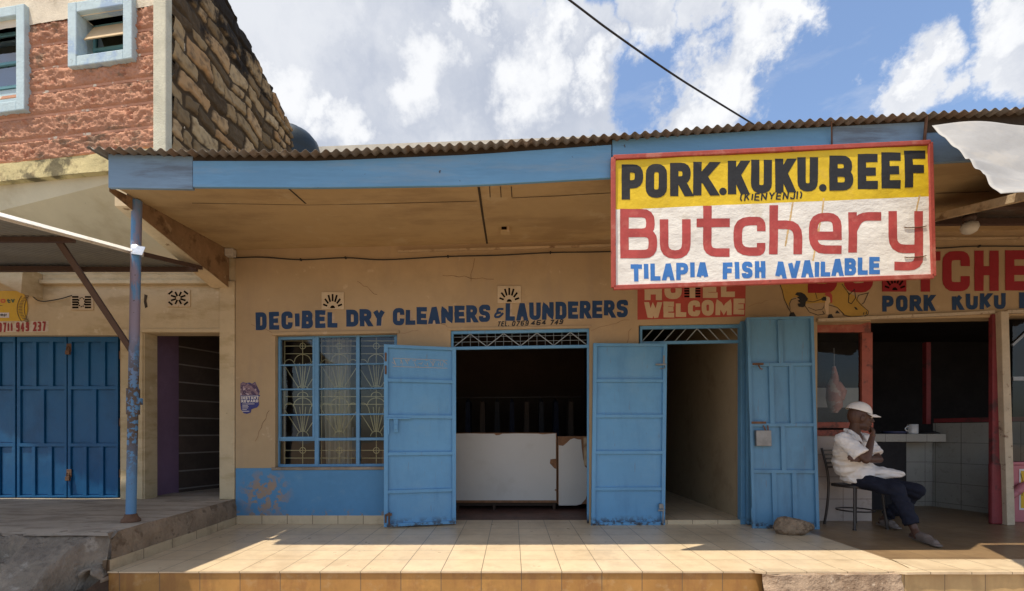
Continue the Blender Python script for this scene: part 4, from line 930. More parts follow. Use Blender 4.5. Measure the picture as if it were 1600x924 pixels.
# --- fascia, soffit, roof
YLIP = 3.80; YFA = 3.89
LIP = [(135, 232), (300, 235), (500, 236), (740, 224), (980, 209), (1200, 192), (1450, 177), (1600, 168), (1900, 150)]
FTOP = [(160, 246), (305, 250), (500, 250), (740, 240), (980, 223), (1200, 209), (1450, 196), (1600, 187), (1900, 170)]
FBOT = [(160, 291), (305, 293.5), (500, 294.5), (740, 291), (955, 279), (1200, 266), (1450, 254), (1600, 246), (1900, 230)]
def zlip(X): px = CX + X * FL / YLIP; return EYE + (HY - lerp_tab(LIP, px)) * YLIP / FL
def zft(X): px = CX + X * FL / YFA; return EYE + (HY - lerp_tab(FTOP, px)) * YFA / FL
def zfb(X): px = CX + X * FL / YFA; return EYE + (HY - lerp_tab(FBOT, px)) * YFA / FL
def sofz(X, Y):
    f = zfb(X) + .03; w = 3.36 + .026 * (X + 3.4); t = (Y - YFA) / (YW - YFA); return f + (w - f) * t
def onsoffit(px, py, dz=.004):
    Y = 4.5
    for _ in range(30):
        X = (px - CX) * Y / FL; z = sofz(X, Y); Y = (z - EYE) * FL / (HY - py)
        Y = max(3.8, min(6, Y))
    return Vector(((px - CX) * Y / FL, Y, sofz((px - CX) * Y / FL, Y) - dz))
def soffit_line(mb, pts, w):
    mb.mark()
    P = [onsoffit(*p) for p in pts]
    for a, b in zip(P, P[1:]):
        d = (b - a).normalized(); nn = d.cross(Vector((0, 0, 1))).normalized() * w / 2; mb.quad(a + nn, a - nn, b - nn, b + nn)
xs = [-3.46 + .2 * i for i in range(63)]
mb = MB(); vs = []
for X in xs:
    for k in range(7): Y = YFA + .03 + (YW - YFA - .03) * k / 6; vs.append((X, Y, sofz(X, Y) + .004 * fbm(X * 1.3, Y * 1.3, 0, 3)))
mb.add(vs, [(i * 7 + k, i * 7 + k + 1, i * 7 + k + 8, i * 7 + k + 7) for i in range(len(xs) - 1) for k in range(6)], True); mb.build('soffit', M['soffit'], SB)
mb = MB()
soffit_line(mb, [(748, 292), (754, 335), (762, 386)], .022)
soffit_line(mb, [(300, 317), (480, 320), (600, 318), (745, 314)], .008); soffit_line(mb, [(800, 309), (870, 306), (955, 301)], .008)
soffit_line(mb, [(452, 295), (478, 318)], .018)
for x in (765, 782, 799): soffit_line(mb, [(x, 291), (x + 1, 308)], .007)
soffit_line(mb, [(1462, 302), (1545, 299)], .012)
rn = random.Random(3)
mb.build('soffit_joint', M['crack'], SB)
mb = MB(); P = [U(x, y, YW - .02) for x, y in ((622, 393), (720, 390), (845, 386.5), (960, 383))]
for a, b in zip(P, P[1:]): mb.bar(a, b, .022, .022)
mb.mark(); P = [U(x, y, YW - .02) for x, y in ((1455, 373), (1530, 373), (1700, 371))]
for a, b in zip(P, P[1:]): mb.bar(a, b, .022, .022)
mb.build('cornice_strip', M['timber'], SB)
def fascia_board(nm, m, xa, xb, y0, zo_t=0.0, zo_b=0.0, th=.03):
    mb = MB(); n = max(2, int((xb - xa) / .25)); vs = []
    for i in range(n + 1):
        X = xa + (xb - xa) * i / n; zt_ = zft(X) + .03 + zo_t; z_b = zfb(X) + zo_b
        vs += [(X, y0, z_b), (X, y0, zt_), (X, y0 + th, zt_), (X, y0 + th, z_b)]
    fs = [(4 * i + k, 4 * i + (k + 1) % 4, 4 * i + 4 + (k + 1) % 4, 4 * i + 4 + k) for i in range(n) for k in range(4)] + [(0, 1, 2, 3), (4 * n + 3, 4 * n + 2, 4 * n + 1, 4 * n)]
    mb.add(vs, fs); return mb.build(nm, m, SB, weld=True, bevel=.004)
XJ = (302 - CX) * YFA / FL
fascia_board('fascia_board', M['fascia_grey'], (169 - CX) * YFA / FL, XJ - .006, YFA, 0, -.012)
fascia_board('fascia_board', M['fascia'], XJ + .004, (955 - CX) * YFA / FL, YFA - .012, -.045)
fascia_board('fascia_board', M['fascia'], (956 - CX) * YFA / FL + .004, (1298 - CX) * YFA / FL, YFA - .004, 0)
fascia_board('fascia_board', M['fascia_grey'], (1301 - CX) * YFA / FL, (1448 - CX) * YFA / FL, YFA - .004, 0)
fascia_board('fascia_board', M['fascia_grey'], (1450 - CX) * YFA / FL, 8.5, YFA + .01, 0)
mb = MB()
for i in range(26):      # purlin hidden behind the top of the boards closes the gap under the sheets
    X = -3.45 + i * .46; Xn = X + .459; mb.add([(X, YFA + .005, zft(X) - .06), (Xn, YFA + .005, zft(Xn) - .06), (Xn, YFA + .005, zlip(Xn) + .02), (X, YFA + .005, zlip(X) + .02)], [(0, 1, 2, 3)])
mb.build('roof_purlin', M['crack'], SB)
def corrugated(mb, xa, xb, yrows, zf, pitch=.086, amp=.0140, per=10):
    n = int((xb - xa) / pitch * per); m = len(yrows); vs = []
    for i in range(n + 1):
        X = xa + (xb - xa) * i / n; d = amp * math.sin(2 * math.pi * i / per)
        for Y in yrows: vs.append((X, Y + .006 * noise.noise(Vector((X * .8, 0, 0))) * (1 if Y == yrows[0] else 0), zf(X, Y) + d))
    mb.add(vs, [(i * m + k, i * m + k + 1, (i + 1) * m + k + 1, (i + 1) * m + k) for i in range(n) for k in range(m - 1)], True)
mb = MB(); corrugated(mb, -3.555, 8.6, [YLIP, 3.95, 5.2, 7.0, 9.0], lambda X, Y: zlip(X) + .10 * (Y - YLIP) + .006 * noise.noise(Vector((math.floor(X / .75) * 3.3, 0, 5)))); mb.build('corrugated_roof', M['zinc'], SB, solid=.0015)
mb = MB(); P = [U(330, 236, 9.0), U(640, 223.5, 9.0), U(1000, 210.5, 9.0)]
mb.prism(P[::-1] + [Vector((P[0].x, 9.0, 3.6)), Vector((P[2].x, 9.0, 3.6))], (0, .15, 0)); mb.build('back_parapet', M['parapet'], SB)
mb = MB(); zz = [(U(204, 300, 4.14)), ]
# haunched beam under the left end of the roof
mb = MB(); xr = -3.47; xl = -3.68
A = [(xr, YFA + .03, 3.245), (xr, YFA + .03, 3.20), (xr, YW, 2.90), (xr, YW, 3.42)]
mb.quad(*A); bm_side = mb.build('roof_beam', M['beam'], SB)
mb = MB(); mb.quad((-3.58, 4.10, 3.165), (xr + .001, 4.10, 3.165), (xr + .001, YW, 2.895), (xl, YW, 2.895)); mb.quad((-3.58, 4.10, 3.165), (-3.58, 4.10, 3.4), (xl, YW, 3.4), (xl, YW, 2.895)); mb.quad((-3.58, 4.10, 3.165), (xr + .001, 4.10, 3.165), (xr + .001, 4.10, 3.4), (-3.58, 4.10, 3.4)); mb.build('beam_underside', M['beam_under'], bm_side)
# --- blue window with its grille, curtain behind
yw = YW + .09
def wx(px): return HX(px, yw)
def wz(py, px=525): return HZ(py, px, yw)
mb = MB(); y0, y1 = yw - .02, yw + .02
X0, X1 = wx(433), wx(621); Z0, Z1 = wz(729.5), wz(523.5)
rows = [wz(570), wz(608), wz(648), wz(686.5)]
def fr(a, b, c, d, dy=0): mb.box(a, b, y0 - dy, y1, c, d)
fr(X0, X0 + .035, Z0, Z1); fr(X1 - .035, X1, Z0, Z1); fr(X0 + .0352, X1 - .0352, Z0, Z0 + .035, .001); fr(X0 + .0352, X1 - .0352, Z1 - .035, Z1, .001)
for px, w in ((496, .05), (560, .045)): fr(wx(px) - w / 2, wx(px) + w / 2, Z0, Z1, .006)
for i, z in enumerate(rows): fr(X0, X1, z - (.018 if i == 3 else .010), z + (.018 if i == 3 else .010), .003)
fr(X0 + .03, X0 + .055, rows[3], Z1 - .01, .012); fr(wx(496) - .05, wx(496) - .022, rows[3], Z1 - .01, .012); fr(X0 + .0552, wx(496) - .0502, rows[3] + .002, rows[3] + .035, .011); fr(X0 + .0552, wx(496) - .0502, Z1 - .055, Z1 - .02, .011)
WIN = mb.build('window', M['winframe'], SB, skew=True, bevel=.004)
mb = MB(); mb.quad((X0 + .01, yw + .004, Z0 + .01), (X1 - .01, yw + .004, Z0 + .01), (X1 - .01, yw + .004, Z1 - .01), (X0 + .01, yw + .004, Z1 - .01)); mb.build('pane', M['glass'], WIN, skew=True)
mb = MB(); yg = YW + .16
def gp(px, py): return U(px, py, yg)
def gtube(pts, closed=False): mb.tube([gp(*p) for p in pts], .0052, 5, closed)
def arc(cx, cy, rx, ry, a0, a1, n=12): return [(cx + rx * math.cos(R(a0 + (a1 - a0) * k / n)), cy - ry * math.sin(R(a0 + (a1 - a0) * k / n))) for k in range(n + 1)]
for cx in (473, 530.5, 588):
    for y in (533, 541, 553, 620, 632, 704, 716): gtube([(cx - 28, y), (cx + 28, y)])
    gtube(arc(cx, 541, 4.6, 4.6, 0, 360, 14)); gtube(arc(cx, 704, 4.6, 4.6, 0, 360, 14)); gtube([(cx, 528), (cx, 728)]); gtube([(cx - 28, 525), (cx - 28, 728)])
    gtube(arc(cx, 619, 8, 6, 0, 180)); gtube(arc(cx, 682, 9, 8, 0, 180)); gtube(arc(cx, 610, 9, 7, 0, 180))
    for y0_, sp in ((566, 11), (634, 12)):
        gtube(arc(cx, y0_, sp + 2, 12, 0, 180)); gtube(arc(cx - 21, y0_ + 5, 8, 9, 20, 180)); gtube(arc(cx + 21, y0_ + 5, 8, 9, 0, 160))
        b = y0_ + 41
        for dx in (-27, -12, -4.5, 4.5, 12, 27): gtube([(cx + dx * .22, b), (cx + dx * (1 if abs(dx) > 20 else 1.05), y0_ + (8 if abs(dx) > 20 else 2))])
mb.build('grille', M['grille'], WIN)
mb = MB(); n = 46; vs = []
cv = [(500, 596)]
for i in range(n + 1):
    px = 508 + 40 * i / n; X = HX(px, 6.0); d = .035 * math.sin(i * 1.15 + .8 * math.sin(i * .21)) + .012 * math.sin(i * 2.3)
    gather = 0
    for z in (.62, 1.2, 1.8, 2.36): vs.append((X + .015 * math.sin(z * 3 + i * .4), 6.0 + d * (1 + .2 * z), z))
mb.add(vs, [(4 * i + k, 4 * i + 4 + k, 4 * i + 5 + k, 4 * i + 1 + k) for i in range(n) for k in range(3)], True)
tag(mb.build('curtain', M['curtain']), 'long beige curtain hanging in folds behind the grilled blue window', 'curtain')
mb = MB(); mb.box(-1.82, -1.05, 6.35, 6.9, -.0, .88)
tag(mb.build('display_counter', M['chipboard'], bevel=.01), 'low brown counter inside the shop, seen through the window behind the open door', 'counter')
mb = MB(); mb.box(-2.55, -2.2, 6.6, 6.9, 0, .72); mb.box(-2.6, -2.15, 6.56, 6.95, .722, .75); tag(mb.build('side_table', M['interior'], bevel=.008), 'small dark table standing inside behind the window beside the curtain', 'table')
mb = MB(); mb.box(-2.44, -2.28, 6.65, 6.8, .751, 1.05); mb.tube([(-2.36, 6.72, 1.05), (-2.36, 6.72, 1.2)], .03, 10); tag(mb.build('white_can', M['dullwhite'], bevel=.02), 'pale container on the small table inside the window', 'container')
# --- rooms
def room(nm, x0, x1, y0, y1, z0, z1, m, par):
    mb = MB(); mb.quad((x0, y1, z0), (x1, y1, z0), (x1, y1, z1), (x0, y1, z1)); mb.quad((x0, y0, z0), (x0, y1, z0), (x0, y1, z1), (x0, y0, z1)); mb.quad((x1, y1, z0), (x1, y0, z0), (x1, y0, z1), (x1, y1, z1))
    mb.quad((x0, y0, z1), (x0, y1, z1), (x1, y1, z1), (x1, y0, z1)); return mb.build(nm, m, par)
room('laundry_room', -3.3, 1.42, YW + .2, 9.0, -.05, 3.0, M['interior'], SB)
mb = MB(); mb.quad((-3.3, YW + .05, -.006), (1.42, YW + .05, -.006), (1.42, 9, -.006), (-3.3, 9, -.006)); mb.build('laundry_floor', M['cementred'], SB)
room('corridor_room', 1.50, HX(1162) + .012, YW + .2, 10.5, -.05, 2.9, M['interior_dark'], SB)  # left and back walls near black: the corridor's shade is in the colour
mb = MB(); xc = HX(1162) + .004; mb.quad((xc, YW + .195, 0), (xc, 8.4, 0), (xc, 8.4, 2.9), (xc, YW + .195, 2.9)); mb.build('corridor_wall', M['corridor'], SB)
mb = MB(); mb.quad((1.5, YW - .005, .052), (HX(1163), YW - .005, .052), (HX(1163), 10.5, .052), (1.5, 10.5, .052)); mb.build('corridor_floor', M['tile'], SB)
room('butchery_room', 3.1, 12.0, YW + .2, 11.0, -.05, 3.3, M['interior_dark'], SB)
# --- door frames and transoms
def transom(x0, x1, y0, y1, n, par, fan=False):
    Y = YW + .05; mb = MB(); xm = (x0 + x1) / 2; a, b = HX(x0, Y), HX(x1, Y); z1, z0 = HZ(y0, xm, Y), HZ(y1, xm, Y)
    for p, q, c, d in ((a, b, z0 - .035, z0), (a, b, z1 - .03, z1 + .01), (a, a + .03, -.0, z1), (b - .03, b, -.0, z1)): mb.box(p, q, Y - (.021 if c < 0.01 else .02), Y + .02, c, d)
    f = mb.build('door_frame', M['door'], par, skew=True, bevel=.003)
    mb = MB(); w = (b - a - .06) / n
    for i in range(n):
        u0 = a + .03 + w * i; k = 1 if (i % 2 == 0) else -1
        if fan: k = 1 if i < n * .45 else -1
        mb.bar((u0 if k > 0 else u0 + w, Y, z0), (u0 + w if k > 0 else u0, Y, z1 - .03), .010, .008)
    if not fan:
        for i in range(1, n * 2): mb.bar((a + .03 + w * i / 2, Y + .012, z0), (a + .03 + w * i / 2, Y + .012, z1 - .03), .004, .004)
        for q in (.33, .66): mb.bar((a, Y + .012, z0 + (z1 - z0) * q), (b, Y + .012, z0 + (z1 - z0) * q), .004, .004)
    mb.build('transom_bar', M['transom'], f, skew=True)
    return f
transom(705, 921, 517, 541, 8, SB); transom(999, 1162, 510, 533, 9, SB, True)
mb = MB(); mb.box(HX(1156), HX(1162.5), YW - .03, YW + .06, 0, HZ(503, 1160)); mb.box(HX(1163), HX(1171), YW - .08, YW - .001, 0, HZ(500, 1167)); mb.build('blue_jamb', M['door_teal'], SB, skew=True, bevel=.005)
# --- door leaves
def leaf(nm, mat_, P0, P1, zb, ztop, rows, tilt=0.0, bar=.046, th=.036, front=1):
    "a sheet leaf from hinge P0 to free edge P1 (x, y); rows: [(fraction of height from the top, columns)]"
    p0 = Vector((P0[0], P0[1], 0)); p1 = Vector((P1[0], P1[1], 0)); u = (p1 - p0); W = u.length; u.normalize(); nn = Vector((u.y, -u.x, 0))
    if nn.y > 0: nn = -nn
    H = ztop - zb
    def xf(v):
        q = p0 + u * v.x + nn * v.y + Vector((0, 0, zb + v.z)); q.x += -tilt * (v.z - 0); return q
    mb = MB(); mb.box(.004, W - .004, 0, .004, 0, H, xf)
    mb.box(0, bar, .004, th, 0, H, xf); mb.box(W - bar, W, .004, th, 0, H, xf); mb.box(bar, W - bar, .0042, th - .001, 0, bar * .8, xf); mb.box(bar, W - bar, .0042, th - .001, H - bar * .8, H, xf)
    f0 = 0
    for i, (f, c) in enumerate(rows):
        z1 = H * (1 - f0); z0 = H * (1 - f)
        if i < len(rows) - 1: mb.box(bar, W - bar, .0044, th - .004, z0 - .019, z0 + .019, xf)
        for k in range(1, c): x = bar + (W - 2 * bar) * k / c; mb.box(x - .025, x + .025, .0046, th - .006, z0 + .017, z1 - .017 if i else z1 - .04, xf)
        f0 = f
    return mb.build(nm, mat_, SB, bevel=.004), xf, W, H
rows5 = [(.195, 1), (.395, 1), (.60, 1), (.808, 1), (1, 1)]
d1, xf1, W1_, H1_ = leaf('door', M['door'], (HX(712, YW - .05), YW - .05), (HX(600, 5.33), 5.33), .02, 2.15, rows5)
d2, xf2, W2_, H2_ = leaf('door', M['door'], (HX(923, YW - .06), YW - .06), (HX(1037.5, YW - .03), YW - .03), .0, 2.20, [(.205, 1), (.40, 1), (.60, 1), (.80, 1), (1, 1)], tilt=-.012)
d3, xf3, W3_, H3_ = leaf('door', M['door_teal'], (HX(1174, 5.36), 5.36), (HX(1278, 5.30), 5.30), .0, 2.47, [(.225, 2), (.51, 3), (.73, 2), (1, 3)], tilt=.028, bar=.034)
def lbox(mb, xf, *a): mb.box(*a, xf)
mb = MB()   # bolt of the left leaf
zb_ = H1_ * .585; lbox(mb, xf1, W1_ - .30, W1_ - .02, .031, .045, zb_ + .01, zb_ + .03); lbox(mb, xf1, W1_ - .16, W1_ - .11, .03, .042, zb_ - .14, zb_ + .01); lbox(mb, xf1, W1_ - .155, W1_ - .115, .043, .05, zb_ - .11, zb_ - .05); lbox(mb, xf1, W1_ - .06, W1_ - .04, .03, .042, zb_ - .17, zb_ + .01)
mb.build('bolt', M['door'], d1, bevel=.003)
mb = MB()
for z in (H1_ * .93, H1_ * .86, .10): mb.mark(); mb.tube([xf1(Vector((W1_ - .02, .036, z - .05))), xf1(Vector((W1_ - .02, .036, z + .05)))], .012, 8)
mb.tube([xf1(Vector((W1_ - .06, .04, .02))), xf1(Vector((W1_ - .06, .04, .17)))], .010, 8); lbox(mb, xf1, W1_ - .09, W1_ - .03, .03, .046, .13, .16)
mb.build('latch', M['rust'], d1)
mb = MB()  # dried remains of tape lettering on the upper panel
rn = random.Random(5)
for k in range(9):
    x = W1_ * (.12 + .088 * k); h = .085
    for q in range(3):
        a = xf1(Vector((x + rn.uniform(0, .06), .0065, H1_ * .885 + rn.uniform(0, h)))); b = xf1(Vector((x + rn.uniform(0, .06), .0065, H1_ * .885 + rn.uniform(0, h)))); 
        if (b - a).length > .01: mb.bar(a, b, .004, .001)
for z in (.0, .095): mb.bar(xf1(Vector((W1_ * .12, .0065, H1_ * .882 + z))), xf1(Vector((W1_ * .88, .0065, H1_ * .882 + z * 1.02))), .004, .001)
mb.build('tape_residue', M['vent'], d1)
mb = MB(); zz = H2_ * .88; lbox(mb, xf2, W2_ - .14, W2_ - .01, .03, .045, zz, zz + .02); mb.tube([xf2(Vector((W2_ - .09, .045, zz - .04))), xf2(Vector((W2_ - .05, .06, zz - .045))), xf2(Vector((W2_ - .03, .045, zz - .01)))], .007, 6); lbox(mb, xf2, W2_ - .05, W2_ - .03, .03, .042, zz, zz + .12)
mb.mark(); lbox(mb, xf2, W2_ - .09, W2_ - .01, .03, .05, .17, .19); lbox(mb, xf2, W2_ - .08, W2_ - .03, .03, .05, .20, .26); lbox(mb, xf2, W2_ - .035, W2_ - .02, .03, .045, .02, .24); mb.build('bolt', M['steel'], d2, bevel=.003)
mb = MB(); mb.tube([xf3(Vector((.02, .03, z))) for z in (H3_ * .90, H3_ * .82)], .013, 8); mb.mark(); mb.tube([xf3(Vector((.0, .03, z))) for z in (.12, .24)], .013, 8); mb.build('hinge', M['door_teal'], d3)
mb = MB(); z = H3_ * .775; lbox(mb, xf3, .05, .17, .03, .045, z - .005, z + .02); mb.tube([xf3(Vector((.11, .045, z))), xf3(Vector((.125, .06, z - .05))), xf3(Vector((.15, .055, z - .055)))], .008, 6); mb.mark(); z = H3_ * .50; lbox(mb, xf3, .02, .18, .03, .046, z - .01, z + .015)
mb.tube([xf3(Vector((.15, .04, z - .03))), xf3(Vector((.17, .05, z - .09))), xf3(Vector((.20, .045, z - .09))), xf3(Vector((.20, .04, z - .03)))], .008, 6); mb.build('bolt', M['rust'], d3)
mb = MB(); lbox(mb, xf3, .06, .23, .008, .06, H3_ * .39, H3_ * .465); mb.build('lock_box', M['steel'], d3, bevel=.006)
# --- counters inside the laundry
t = thing('laundry_counter', 'wide white laminate counter with chipped brown edges just inside the laundry door', 'counter', (0, 6.62, 0))
yc = 6.60
def cx_(px): return (px - CX) * yc / FL
def cz_(py): return EYE + (HY - py) * yc / FL
def chip(mb, x0, x1, y0, y1, side):
    rn = random.Random(side); pts = []
    n = 24
    for k in range(n + 1): pts.append((x0 + (x1 - x0) * k / n, y0 + rn.uniform(0, 1.3) + (2.5 if rn.random() < .16 else 0)))
    for k in range(1, n): pts.append((x1 - rn.uniform(0, .5), y0 + (y1 - y0) * k / n))
    return pts
mb = MB(); mb.box(cx_(708), cx_(870), yc + .004, yc + .5, .10, cz_(676.5)); mb.build('carcass', M['chipboard'], t, bevel=.004)
mb = MB(); pts = [(708, 678), (735, 677.5), (752, 678), (772, 678), (775, 680.5), (780, 680), (785, 678), (812, 677.5), (840, 678), (848, 679), (868.5, 677.5), (868.5, 717), (860, 718), (859, 724), (866, 732), (869, 733), (869, 764), (866, 766), (869, 768), (869, 782), (708, 782)]
mb.prism([U(x, y, yc) for x, y in pts], (0, .0035, 0)); mb.build('laminate_sheet', M['laminate'], t)
mb = MB()
for x in (715, 772, 866): mb.mark(); mb.box(cx_(x) - .02, cx_(x) + .02, yc + .03, yc + .07, -.005, .10)
mb.mark(); mb.box(cx_(708), cx_(870), yc + .06, yc + .08, .05, .10); mb.build('plinth_leg', M['interior'], t)
t = thing('side_cabinet', 'narrow white cabinet with peeling laminate beside the wide laundry counter', 'cabinet', (.9, 6.62, 0))
mb = MB(); mb.box(cx_(871.5), cx_(960), yc + .010, yc + .5, .08, cz_(682)); mb.build('carcass', M['chipboard'], t, bevel=.004)
mb = MB(); pts = [(873, 696), (880, 697), (886, 692), (891, 687), (897, 685), (904, 687), (908, 687), (909, 700), (911, 716), (913, 728), (920, 735), (926, 737), (926, 755), (920, 765), (915, 780), (908, 788), (900, 790), (873, 790)]
mb.prism([U(x, y, yc) for x, y in pts], (0, .009, 0)); mb.build('laminate_sheet', M['laminate'], t)
mb = MB(); mb.box(cx_(912), cx_(922), yc + .002, yc + .0095, cz_(728), cz_(684)); mb.build('bare_edge', M['timber'], t)
# dark clothes on a rail at the back of the laundry
t = thing('clothes_rail', 'dark rail of hanging clothes in the gloom behind the laundry counter', 'clothes rail', (-.5, 7.9, 1.0))
mb = MB(); mb.tube([(-1.1, 7.9, 1.72), (1.2, 7.9, 1.74)], .012, 8); mb.build('rail', M['black_steel'], t)
rn = random.Random(2)
for k in range(9):
    x = -1.0 + .25 * k; mb = MB(); w = .035; h = rn.uniform(.5, .85)
    vs = [(x - w, 7.72, 1.64), (x + w, 7.72, 1.64), (x + w, 8.08, 1.64), (x - w, 8.08, 1.64), (x - .01, 7.9, 1.72), (x - w * 1.4, 7.70, 1.64 - h), (x + w * 1.4, 7.70, 1.64 - h), (x + w * 1.2, 8.1, 1.64 - h), (x - w * 1.2, 8.1, 1.64 - h)]
    mb.add(vs, [(0, 1, 4), (1, 2, 4), (2, 3, 4), (3, 0, 4), (0, 5, 6, 1), (1, 6, 7, 2), (2, 7, 8, 3), (3, 8, 5, 0), (5, 8, 7, 6)]); mb.build('garment', (M['interior_dark'], M['trousers'], M['interior'])[k % 3], t)
# --- painted lettering on the wall
pl0 = pxplace(YW, .0012); mb = MB(); rs = random.getstate()
for w_ in (('DECIBEL', 399.5, 516.8, 527, 512.4, 28.4, 10.5), ('DRY', 541, 511.9, 602, 509.4, 27.5, 10.5), ('CLEANERS', 614, 509.6, 766, 503.6, 27.5, 10.0), ('LAUNDERERS', 790, 502.6, 981, 496.6, 28, 9.5)): put_text(mb, *w_, pl0, gap=.13, jit=.9, wob=.12)
mb.build('pale_brushwork', M['pale_brush'], SB)
LT = MB(); pl = pxplace(YW, .003)
put_text(LT, 'DECIBEL', 399.5, 516.5, 527, 512, 28, 7.2, pl, gap=.2, jit=.35)
put_text(LT, 'DRY', 541, 511.5, 602, 509, 27, 7.4, pl, gap=.1, jit=.35)
put_text(LT, 'CLEANERS', 614, 509, 766, 503, 27, 7.0, pl, gap=.13, jit=.35)
put_text(LT, 'LAUNDERERS', 790, 502, 981, 496, 27.5, 6.9, pl, gap=.14, jit=.35)
put_text(LT, '&', 771, 498, 786, 497, 16, 3.4, pl, slant=.25)
LT.build('navy_lettering', M['navy'], SB)
mb = MB(); put_text(mb, 'TEL', 777, 510.5, 792, 510, 8, 1.5, pl, gap=.35, slant=.2, jit=.3); put_text(mb, '0769', 799, 510, 825, 509, 8, 1.6, pl, gap=.3, slant=.25, jit=.3)
put_text(mb, '464', 829, 509, 852, 508, 8, 1.7, pl, gap=.3, slant=.25, jit=.3); put_text(mb, '749', 859, 508, 879, 507, 8, 1.8, pl, gap=.3, slant=.25, jit=.3); put_glyph(mb, '.', 793, -510, 796, -505, 1.5, pl); mb.build('small_black_lettering', M['black'], SB)
mb = MB(); mb.poly([U(x, y, YW) + Vector((0, -.002, 0)) for x, y in ((996, 500), (1164, 494.5), (1166, 405), (996, 410))]); mb.build('red_painted_panel', M['wallred'], SB)
mb = MB(); put_text(mb, 'WELCOME', 1007, 498, 1163, 491.5, 25, 7.5, pxplace(YW, .004), gap=.14, jit=.4)
put_text(mb, 'HO', 1007, 470, 1065, 467, 27, 9.5, pxplace(YW, .004), gap=.15); put_text(mb, 'T', 1067, 467, 1095, 466, 27, 9, pxplace(YW, .0175)); put_text(mb, 'EL', 1098, 466.5, 1148, 464, 27, 8.5, pxplace(YW, .004), gap=.2)
mb.build('cream_lettering', M['cream_paint'], SB)
vent(SB, 503, 457, 538, 484, YW, 'sun'); vent(SB, 777.5, 447.5, 814, 474, YW, 'sun'); vent(SB, 1066, 443, 1096, 468, YW, 'grid', M['wallred']); vent(SB, 1378, 428, 1415, 456, YW, 'sun', M['darkred'])
mb = MB(); pl4 = pxplace(YW, .004)
for ch, x0, x1 in (('B', 1262, 1308), ('U', 1318, 1364), ('T', 1422, 1469), ('C', 1472, 1515), ('H', 1522, 1560), ('E', 1570, 1612), ('R', 1622, 1668), ('Y', 1676, 1722)):
    mb.mark(); put_glyph(mb, ch, x0, -456 + (x0 - 1440) * .012, x1, -393 + (x0 - 1440) * .012, 14.5, pl4)
mb.build('dark_red_lettering', M['darkred'], SB)
mb = MB(); put_text(mb, 'PORK', 1378, 487.5, 1461, 486, 25, 6.8, pl4, gap=.2, jit=.3); put_text(mb, 'KUKU', 1487, 485, 1571, 483, 25, 6.8, pl4, gap=.18, jit=.3); put_text(mb, 'BEEF', 1592, 482.5, 1672, 480, 25, 7.6, pl4, gap=.18); mb.build('small_navy_lettering', M['navy'], SB)
rn = random.Random(8)
for x0, y0, x1, y1, n_ in ((924, 516, 984, 499, 9), (700, 512, 676, 500, 5), (622, 522, 655, 515, 6), (428, 520, 392, 508, 6), (560, 440, 590, 462, 7), (742, 405, 735, 440, 7), (985, 515, 978, 540, 6), (420, 640, 400, 690, 7), (1168, 480, 1200, 470, 6), (690, 430, 770, 437, 9)):
    mb = MB(); line_px(mb, [(x0 + (x1 - x0) * k / n_ + rn.uniform(-1.6, 1.6), y0 + (y1 - y0) * k / n_ + rn.uniform(-1.6, 1.6)) for k in range(n_ + 1)], rn.uniform(.5, .9), YW, .0016); mb.build('plaster_crack', M['beam'], SB)
# mural of a pig with a cockerel
def zp(x, y): return (1180 + x / 5.333, 430 + y / 5.333)
mb = MB(); poly_px(mb, [zp(*p) for p in ((180, -60), (210, 90), (240, 210), (290, 270), (280, 230), (310, 190), (360, 180), (420, 240), (560, 230), (640, 240), (700, 290), (740, 335), (800, 350), (880, 340), (940, 325), (940, 300), (880, 240), (840, 180), (780, 150), (740, 80), (720, -60))], YW, .0025); mb.build('mural_pig', M['pigyellow'], SB)
mb = MB()
def ml(pts, s=.9, off=.0045): line_px(mb, [tuple(v) for v in curve([Vector((*zp(*p), 0)).to_2d().to_3d() for p in pts], 5)] if False else [zp(*p) for p in pts], s, YW, off)
ml([(205, 80), (225, 130), (240, 200), (275, 280), (300, 320)]); ml([(340, 195), (300, 205), (285, 240), (290, 290)])
ml([(720, 75), (760, 130), (780, 160)]); ml([(780, 150), (775, 230), (800, 240), (835, 190), (825, 120), (780, 165)], 1.1); ml([(840, 205), (880, 250), (940, 300)]); ml([(845, 205), (860, 170), (940, 150), (905, 230), (885, 245)], 1.0)
ml([(940, 300), (940, 325), (900, 350), (870, 345), (800, 350), (740, 335), (700, 290)]); ml([(905, 310), (900, 330)], 1.4); ml([(925, 305), (922, 325)], 1.4)
ml([(425, 215), (480, 225), (560, 200), (590, 180)]); ml([(415, 260), (450, 310), (520, 335), (575, 325), (560, 300)]); ml([(590, 230), (560, 285), (500, 295), (440, 270)], .7); ml([(500, 150), (515, 200)], .8); ml([(610, 250), (680, 270), (740, 330)])
for p in ((280, 310, 340, 345), (600, 325, 655, 360), (665, 295, 705, 320)):
    a, b = zp(p[0], p[1]), zp(p[2], p[3]); poly_px(mb, [(a[0], b[1]), (a[0] + 2, a[1] + 1), (b[0] - 4, a[1]), (b[0], b[1])], YW, .0045)
poly_px(mb, [zp(*p) for p in ((330, 165), (345, 145), (380, 145), (410, 160), (440, 200), (420, 225), (415, 260), (395, 270), (360, 265), (350, 240), (375, 235), (350, 215), (370, 205), (345, 185), (365, 178))], YW, .0048)
poly_px(mb, [zp(*p) for p in ((545, 200), (570, 180), (590, 190), (590, 215), (560, 215))], YW, .0048); poly_px(mb, [zp(*p) for p in ((820, 265), (840, 270), (855, 290), (835, 290))], YW, .0048)
mb.build('mural_lines', M['black'], SB)
mb = MB(); poly_px(mb, [zp(*p) for p in ((575, 165), (590, 145), (620, 140), (640, 170), (640, 230), (625, 235), (620, 190), (595, 175))], YW, .005); mb.build('mural_comb', M['wallred'], SB)
